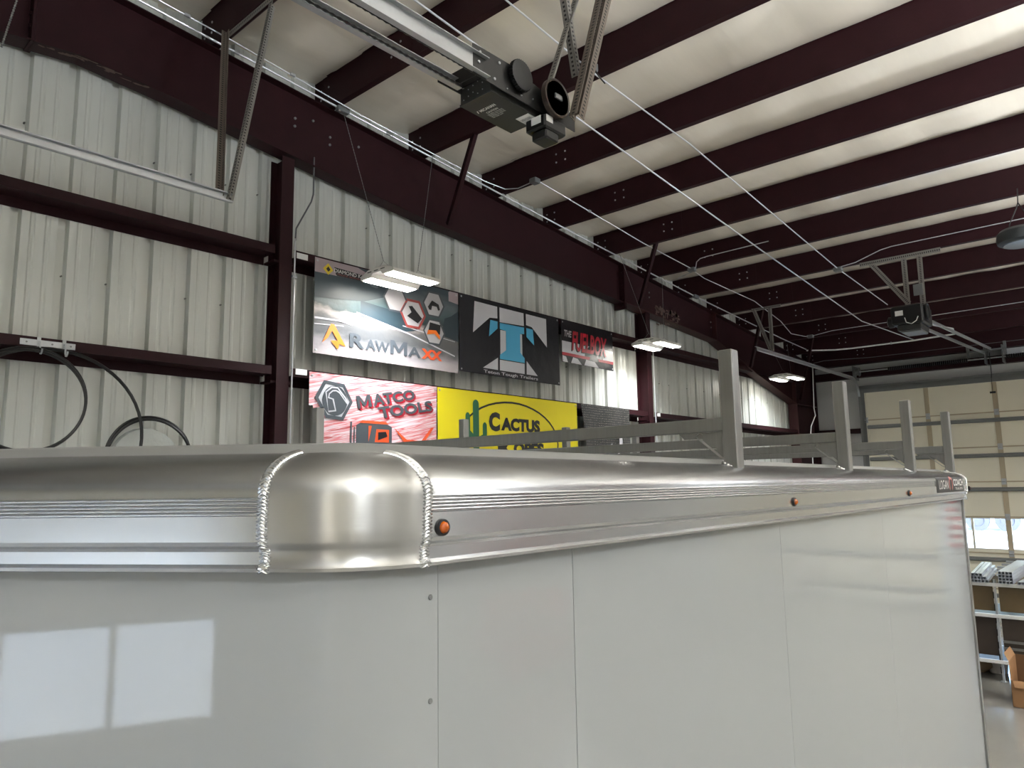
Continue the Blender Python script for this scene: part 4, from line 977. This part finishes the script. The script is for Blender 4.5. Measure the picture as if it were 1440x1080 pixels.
for k in range(10): bl.lathe((bx0+.03+.018*(k % 5)*2, by0, 2.125+.05*(k//5)+.01*(k % 3)), (0, -1, 0), [(.0035, 0), (.003, .003)], 6)
build('bolts', bl, 'galv', op, kind='stuff')
def wheel(nm, c, r, wd, m_, rimm):
    o = build(nm, MB().lathe(c, (1, 0, 0), [(r*.25, 0), (r*.30, .02), (r*.86, .02), (r*.9, .005)], 36), m_, op, smooth=True)
    build('rim', MB().lathe(c, (1, 0, 0), [(r*.88, wd), (r*.95, wd+.004), (r, wd), (r, 0), (r*.95, -.004), (r*.88, 0), (r*.88, wd)], 36), rimm, o, smooth=True); return o
wheel('drive_wheel', (-2.425, 3.14, 2.205), .115, .03, 'deepblack', 'belt')
o = build('toothed_pulley', MB().lathe((-2.455, 2.87, 2.245), (1, 0, 0), [(.02, .03), (.07, .03), (.085, .026), (.085, 0), (.07, -.004)], 36), 'deepblack', op, smooth=True)
tt = MB()
for k in range(34): a = 2*PI*k/34; tt.box(-2.455, -2.431, 2.87+.086*math.cos(a)-.003, 2.87+.086*math.cos(a)+.003, 2.245+.086*math.sin(a)-.003, 2.245+.086*math.sin(a)+.003)
build('teeth', tt, 'deepblack', o, kind='stuff')
hub = build('hub_label', MB().bbox(-2.397, -2.385, 3.11, 3.17, 2.195, 2.225, .002), 'boxgrey', op)
build('motor', MB().lathe((-2.62, 3.22, 2.15), (1, 0, 0), [(.02, 0), (.07, .005), (.08, .03), (.08, .12), (.07, .145), (.03, .15)], 20), 'deepblack', op, smooth=True)
build('limit_box', MB().bbox(-2.58, -2.43, 3.06, 3.26, 2.02, 2.10, .01).bbox(-2.55, -2.44, 3.08, 3.20, 1.965, 2.02, .008), 'deepblack', op)
build('warning_label', MB().bbox(-2.53, -2.46, 3.057, 3.060, 2.05, 2.095, .0005), 'tag', op); build('warning_label', MB().bbox(-2.429, -2.427, 3.07, 3.13, 2.055, 2.095, .0005), 'tag', op)
build('loop_wire', MB().tube([(-2.60, 3.11, 2.11), (-2.58, 3.13, 2.085), (-2.54, 3.14, 2.07), (-2.50, 3.12, 2.06), (-2.47, 3.08, 2.05)], .004, 6), 'hose', op, smooth=True)
build('loop_wire', MB().tube([(-3.38, 4.93, rz(4.93, .05))] + [(-3.36+.14*math.sin(PI*q/10), 4.90-.03*q/10, rz(4.93, .06)-.26*math.sin(PI*q/10)**.8) for q in range(1, 10)] + [(-3.30, 4.86, rz(4.9, .06))], .005, 6), 'hose', op, smooth=True)
# rails towards the near door
for xa, z0, z1 in ((-2.475, 2.13, 2.24), (-2.69, 2.15, 2.205)):
    prof = [(xa, z0), (xa+.035, z0), (xa+.035, z0+.004), (xa+.004, z0+.004), (xa+.004, z1-.004), (xa+.03, z1-.004), (xa+.03, z1), (xa, z1)]
    build('rail', MB().prism(prof, 1, -2.9, 2.62), 'galv', op)
ch = MB()
for xa in (-2.505, -2.645):
    ch.tube([(xa, -2.8+.02*k, 2.155) for k in range(271)], [.008 if k % 2 else .0045 for k in range(271)], 5)
build('drive_chain', ch, 'deepblack', op)
0 and build('chain_spacer', MB().bbox(-2.68, -2.48, 2.0, 2.03, 2.15, 2.165, .002).bbox(-2.68, -2.48, .6, .63, 2.15, 2.165, .002), 'tag', op)
ya, yb = PY[4], PY[5]
for a, b_, sd, wd in (((-2.40, 3.25, 2.14), (-2.40, 3.81, 3.76), (1, 0, 0), .055), ((-2.46, 3.43, 2.50), (-2.46, 3.16, 3.76), (0, 1, 0), .045), ((-2.49, 3.13, 2.28), (-2.49, 3.75, 3.76), (1, 0, 0), .045), ((-2.365, 3.30, 2.16), (-2.36, 3.87, 3.76), (0, 1, 0), .056)):
    build('hanger_angle', MB().angle(a, b_, sd, wd), 'perf_old' if wd > .05 else 'perf', op)
build('cross_angle', MB().angle((-2.33, ya-.1, roofz(ya)-.0), (-2.33, yb+.15, roofz(yb+.1)-.0), (0, 0, -1), .05), 'perf', op)

of = thing('garage_door_opener', (-2.4, 11.0, 2.0), 'black door opener hanging far back from a perforated cross angle', 'door opener')
build('body', MB().bbox(-2.62, -2.22, 10.9, 11.45, 2.10, 2.36, .02), 'deepblack', of)
build('control_box', MB().bbox(-2.56, -2.26, 10.95, 11.40, 2.02, 2.10, .01), 'charcoal', of)
build('bottom_cover', MB().bbox(-2.52, -2.27, 10.98, 11.36, 1.995, 2.022, .004), 'boxgrey', of)
build('rating_label', MB().bbox(-2.56, -2.46, 10.893, 10.899, 2.22, 2.29, .001), 'tag', of)
build('drive_wheel', MB().lathe((-2.22, 11.1, 2.26), (1, 0, 0), [(.02, 0), (.11, .0), (.12, .01), (.12, .03), (.1, .03), (.09, .012), (.02, .012)], 24), 'deepblack', of, smooth=True)
build('motor', MB().lathe((-2.62, 11.1, 2.18), (-1, 0, 0), [(.02, 0), (.07, 0), (.08, .02), (.08, .07), (.04, .09)], 16), 'deepblack', of, smooth=True)
build('loop_wire', MB().tube([(-2.44, 10.88, 2.18), (-2.42, 10.86, 2.11), (-2.36, 10.86, 2.08), (-2.30, 10.88, 2.12), (-2.28, 10.9, 2.18)], .006, 6), 'white_pvc', of, smooth=True)
for xa in (-2.36, -2.50):
    r = MB(); a, b_ = Vector((xa, 11.4, 2.24 if xa > -2.4 else 2.18)), Vector((xa+.03, 17.05, 2.50 if xa > -2.4 else 2.44))
    r.loft([[(p.x, p.y, p.z), (p.x+.03, p.y, p.z), (p.x+.03, p.y, p.z+.004), (p.x+.004, p.y, p.z+.004), (p.x+.004, p.y, p.z+.06), (p.x, p.y, p.z+.06)] for p in (a, b_)], True, True)
    build('rail', r, 'galv', of)
yq = PY[11]
build('cross_angle', MB().angle((-3.05, yq-.01, roofz(yq)-.002), (-2.0, yq-.01, roofz(yq)-.002), (0, 0, -1), .07), 'perf', of)
for a, b_ in (((-2.47, 11.1, 2.3), (-2.50, yq, roofz(yq)-.03)), ((-2.28, 11.1, 2.3), (-2.30, yq, roofz(yq)-.03)), ((-2.45, 11.1, 2.4), (-2.95, yq, roofz(yq)-.03))):
    build('hanger_angle', MB().angle(a, b_, (1, 0, 0), .07), 'perf', of)
build('hanger_plate', MB().bbox(-2.34, -2.22, 11.05, 11.06, 2.5, 2.66, .002), 'galv_dull', of)
build('release_handle', MB().tube([(-2.36, 17.0, 2.46), (-2.36, 17.0, 2.05), (-2.37, 17.0, 1.95)], .008, 6).bbox(-2.42, -2.32, 16.99, 17.01, 1.64, 1.68, .004).tube([(-2.37, 17.0, 1.95), (-2.37, 17.0, 1.66)], .004, 5), 'black', of)
for bb_ in ((-2.75, -2.70, 2.40, 2.62), (-2.12, -2.07, 2.40, 2.66), (-2.75, -2.07, 2.5, 2.53)): build('header_bracket', MB().bbox(bb_[0], bb_[1], 17.0, 17.05, bb_[2], bb_[3], .004), 'galv_dull', of)

# round dark lamp at the right
fc = (-.93, 9.75, 2.60)
fn = thing('round_high_bay', fc, 'dark round high bay lamp hanging by a chain at the right edge', 'ceiling light')
build('housing', MB().lathe(fc, (0, 0, 1), [(.10, .17), (.20, .165), (.235, .13), (.245, .07), (.235, .02), (.20, .0), (.16, -.005)], 36), 'fan', fn, smooth=True)
build('lens', MB().lathe(fc, (0, 0, -1), [(.19, -.004), (.18, .01), (.10, .016), (.02, .018)], 32), 'fan_lens', fn, smooth=True)
build('hanging_chain', MB().tube([(fc[0]-.12, fc[1], 2.68), (fc[0]-.1, fc[1], 2.85), (fc[0]-.02, fc[1], 3.02), (fc[0], fc[1], 3.08), (fc[0], fc[1]+.1, roofz(9.85))], .006, 6).tube([(fc[0]+.12, fc[1], 2.68), (fc[0]+.1, fc[1], 2.85), (fc[0], fc[1], 3.08)], .006, 6), 'black', fn, smooth=True)

# ================================================================= RACK, TUBES, BOX
rk = thing('storage_rack', (-1.4, 11.3, -2.5), 'white aluminium storage rack with brown board sides behind the trailer', 'rack')
RZ = (-1.31, -1.69, -2.24)
for xx in (-2.75, -1.72, -.6):
    for yv in (11.0, 11.95):
        po = build('post', MB().bbox(xx-.025, xx+.0, yv-.02, yv+.02, -2.5, -1.27, .003), 'galv', rk)
        sl_ = MB()
        for k in range(8): sl_.box(xx-.034, xx-.024, yv-.024, yv+.0, -2.4+.15*k, -2.32+.15*k)
        build('slots', sl_, 'deepblack', po, kind='stuff')
        build('foot', MB().bbox(xx-.05, xx+.02, yv-.04, yv+.04, -2.5, -2.492, .002), 'galv', po)
for z in RZ:
    for yv in (11.0, 11.95):
        build('beam', MB().bbox(-2.75, -.6, yv-.03, yv-.0, z-.045, z, .004), 'white_pvc', rk)
    build('deck', MB().box(-2.74, -.61, 11.0, 11.95, z-.012, z-.002), 'wood', rk)
for xa, xb in ((-2.7, -1.76), (-1.70, -.62)):
    build('side_board', MB().box(xa, xb, 11.03, 11.045, -1.66, -1.35), 'wood', rk); build('side_board', MB().box(xa, xb, 11.03, 11.045, -2.2, -1.74), 'wood_dark', rk)
build('slat', MB().box(-1.70, -.62, 10.99, 11.0, -2.03, -2.0), 'alu_tube', rk); build('slat', MB().box(-1.70, -.62, 10.99, 11.0, -2.11, -2.08), 'alu_tube', rk)
def sqtube(x, y0, y1, z, w_=.032, yaw=0.):
    t_ = .004; m_ = MB(); rings = []
    for yv in (y0, y1):
        xo = x+(yv-y0)*yaw; a, b_ = xo-w_/2, xo+w_/2
        rings.append([(a, yv, z), (b_, yv, z), (b_, yv, z+w_), (a, yv, z+w_)])
    m_.loft(rings, True)
    inn = [[(p[0]+(t_ if i in (0, 3) else -t_), p[1], p[2]+(t_ if i < 2 else -t_)) for i, p in enumerate(r)] for r in rings]
    m_.loft([r for r in inn], True); m_.loft([rings[0], inn[0]], True); m_.loft([rings[1], inn[1]], True)
    m_.add([(inn[0][i][0], inn[0][i][1]+.8, inn[0][i][2]) for i in range(4)], [(0, 1, 2, 3)])
    return m_
M['bright_tube'] = mat('bright_tube', (206, 212, 222), .3, .6)
src = {}
def add_tube(x, z, L, yaw, group, label):
    key = (L, yaw)
    if key not in src:
        o = build('aluminium_tube', sqtube(x, 10.93, 10.93+L, z, .036, yaw), 'bright_tube', org=(x, 10.93, z), label=label, cat='tube', group=group); src[key] = o
    else:
        o = src[key].copy(); C.objects.link(o); o.location = (x, 10.93, z); o['label'] = label; o['group'] = group
ORD = ['first', 'second', 'third', 'fourth', 'fifth', 'sixth', 'seventh', 'eighth']
for r_ in range(4):
    for c_ in range(4): add_tube(-1.655+.038*c_, -1.31+.038*r_, 1.6, 0., 'square tubes stacked four by four on the rack', 'hollow square tube in the four by four block, %s row up, %s from the post' % (ORD[r_], ORD[c_]))
lcount = {}
for c_, (x, z) in enumerate(((-1.955, -1.365+.055), (-1.917, -1.31), (-1.879, -1.31), (-1.841, -1.31), (-1.955, -1.272), (-1.917, -1.272), (-1.88, -1.272), (-1.90, -1.234), (-1.86, -1.234), (-1.82, -1.272), (-1.80, -1.31), (-1.945, -1.234))):
    lay = 'lowest' if z < -1.29 else 'middle' if z < -1.25 else 'top'; lcount[lay] = lcount.get(lay, -1)+1
    add_tube(x, z, 1.5, -.08, 'loose square tubes piled left of the rack post', 'hollow square tube in the loose pile by the trailer, %s of its %s layer' % (ORD[lcount[lay]], lay))
for c_ in range(10): add_tube(-1.46+.04*c_, -1.31, 1.7, .06, 'flat row of square tubes on the rack', 'hollow square tube in the flat row beside the neat block, %s from the block' % (ORD+['ninth', 'tenth'])[c_])
# long bundle on a higher support behind
for k in range(4):
    o = build('aluminium_bar', MB().bbox(-1.95+.05*k, .6, 12.35+.05*k, 12.38+.05*k, -1.31+.035*k, -1.28+.035*k, .003), 'galv', org=(-1, 12.4, -1.31), label='long aluminium bar lying crosswise behind the rack, %s from the front' % ['first', 'second', 'third', 'fourth'][k], cat='bar', group='long bars lying crosswise behind the rack')
sh_ = thing('trestle', (-1, 12.45, -2.5), 'steel trestle holding the crosswise bars behind the rack', 'trestle')
for xx in (-1.5, .3): build('leg', MB().bbox(xx-.02, xx+.02, 12.3, 12.6, -2.5, -1.312, .003), 'galv_dull', sh_)
# items under the rack
bg_ = MB()
bg_.loft([[(-2.12+.17*k_*.0+r_*math.cos(2*PI*q/14)*1.1, 11.5+r_*math.sin(2*PI*q/14), z+.02*math.sin(q*2)) for q in range(14)] for r_, z in ((.14, -2.5), (.22, -2.44), (.22, -2.36), (.15, -2.29), (.05, -2.27))], True, True)
M['sack'] = mat('sack_cloth', (150, 132, 104), .8, bump=.3, bscale=12)
build('sack', bg_, 'sack', org=(-2.1, 11.5, -2.5), smooth=True, label='tan sack slumped on the floor under the rack', cat='sack')
build('white_pail', MB().lathe((-1.86, 11.5, -2.5), (0, 0, 1), [(.10, 0), (.12, .2), (.125, .205), (.125, .215), (.11, .215)], 20), 'white_pvc', org=(-1.86, 11.5, -2.5), smooth=True, label='short white pail on the floor under the rack', cat='pail')
cb_ = thing('cardboard_box', (-1.2, 10.1, -2.5), 'open brown cardboard box on the floor in front of the rack', 'box')
x0, x1, y0, y1, z0, z1 = -1.50, -1.0, 9.9, 10.35, -2.5, -2.02
build('box_walls', MB().box(x0, x0+.006, y0, y1, z0, z1).box(x1-.006, x1, y0, y1, z0, z1).box(x0, x1, y0, y0+.006, z0, z1-.2).box(x0, x1, y1-.006, y1, z0, z1).box(x0, x1, y0, y1, z0, z0+.006), 'card', cb_)
build('inner_face', MB().box(x0+.006, x1-.006, y1-.01, y1-.006, z0+.01, z1), 'card_in', cb_)
build('flap', MB().loft([[(x0+.02, y0, z1-.2), (x1, y0, z1-.2)], [(x0+.04, y0-.05, z1-.26), (x1, y0-.05, z1-.26)]], False), 'card', cb_)
build('flap', MB().loft([[(x0, y0, z1), (x0, y1, z1)], [(x0-.04, y0+.02, z1+.08), (x0-.04, y1, z1+.08)]], False), 'card', cb_)

# ================================================================= seen only in reflections on the glossy side
tc_ = thing('tool_chest', (4.6, 7.4, -2.5), 'red rolling tool chest on the open floor across from the trailer', 'tool chest')
build('cabinet', MB().bbox(4.2, 4.8, 7.0, 8.1, -2.4, -1.45, .01), mat('chest_red', (170, 20, 26), .3), tc_)
for k in range(5): build('drawer', MB().bbox(4.185, 4.2, 7.03, 8.07, -2.36+.18*k, -2.21+.18*k, .004), mat('drawer_red', (178, 24, 30), .3), tc_)
for dx, dy in ((4.25, 7.05), (4.75, 7.05), (4.25, 8.05), (4.75, 8.05)): build('caster', MB().cyl((dx, dy-.02, -2.45), (dx, dy+.02, -2.45), .05, 14), 'rubber', tc_)
build('trash_barrel', MB().lathe((3.2, 5.2, -2.5), (0, 0, 1), [(.24, 0), (.29, .7), (.31, .74), (.31, .78), (.27, .78), (.26, .1)], 28), 'fan', org=(3.2, 5.2, -2.5), smooth=True, label='dark round trash barrel on the open floor', cat='barrel')
wbn = thing('work_bench', (7, 10, -2.5), 'long grey work bench on the open side of the hall', 'bench')
build('bench_top', MB().bbox(6.6, 7.4, 8.6, 12.6, -1.62, -1.57, .005), 'wood', wbn)
for dx, dy in ((6.65, 8.65), (7.35, 8.65), (6.65, 12.55), (7.35, 12.55)): build('leg', MB().bbox(dx-.03, dx+.03, dy-.03, dy+.03, -2.5, -1.62, .003), 'galv_dull', wbn)
flg = thing('flag', (1.17, 17.2, -1.4), 'striped flag hanging on the pier between the far doors', 'flag')
fw, fh, fx, fz = .47, 1.15, .94, -1.40
build('cloth', MB().box(fx, fx+fw, 17.255, 17.26, fz, fz+fh), 'white', flg)
st = MB()
for k in range(0, 13, 2): st.box(fx, fx+fw, 17.252, 17.255, fz+fh*k/13, fz+fh*(k+1)/13)
build('stripe', st, 'ink_red', flg); build('canton', MB().box(fx, fx+fw*.55, 17.248, 17.252, fz+fh*.55, fz+fh), 'ink_teal', flg)

# ================================================================= YARD seen through the door windows
tv = thing('flatbed_trailer', (-4, 42, -2.52), 'blue flatbed truck trailer parked outside beyond the door windows', 'vehicle')
build('bed', MB().box(-13, 3, 41.2, 43.4, -1.75, -1.55), 'truckblue', tv)
build('headboard', MB().box(-6.0, -5.9, 41.2, 43.4, -1.55, -.6), 'truckblue', tv)
for xx in (-11.9, -10.7, -6.9, -5.7, .5, 1.7):
    build('wheel', MB().lathe((xx, 41.1, -2.02), (0, -1, 0), [(.25, -.25), (.5, -.25), (.5, 0), (.3, .02), (.28, -.05), (.1, -.05)], 24), 'tire', tv, smooth=True)
for k in range(9): build('stake', MB().box(-12.6+1.8*k, -12.5+1.8*k, 41.15, 41.25, -1.6, -.9), 'truckblue', tv)
tv2 = thing('box_truck', (3, 52, -2.52), 'white box truck parked outside beyond the flatbed', 'vehicle')
build('cargo_box', MB().bbox(-4.5, 4, 50, 52.4, -1.6, 1.0, .05), 'asphalt', tv2)
build('cab', MB().bbox(-6.6, -4.6, 50.1, 52.3, -1.9, .1, .1), 'truckblue', tv2)
for xx in (-5.6, 2.4): build('wheel', MB().lathe((xx, 50, -2.02), (0, -1, 0), [(.25, -.25), (.5, -.25), (.5, 0), (.3, .02), (.1, -.05)], 20), 'tire', tv2, smooth=True)

# ---------------------------------------------------------------- lift everything from eye-relative to floor-relative heights
for o in list(C.objects):
    if o.parent is None and o.type not in ('CAMERA',) and o.name != 'sun':
        o.location.z += H
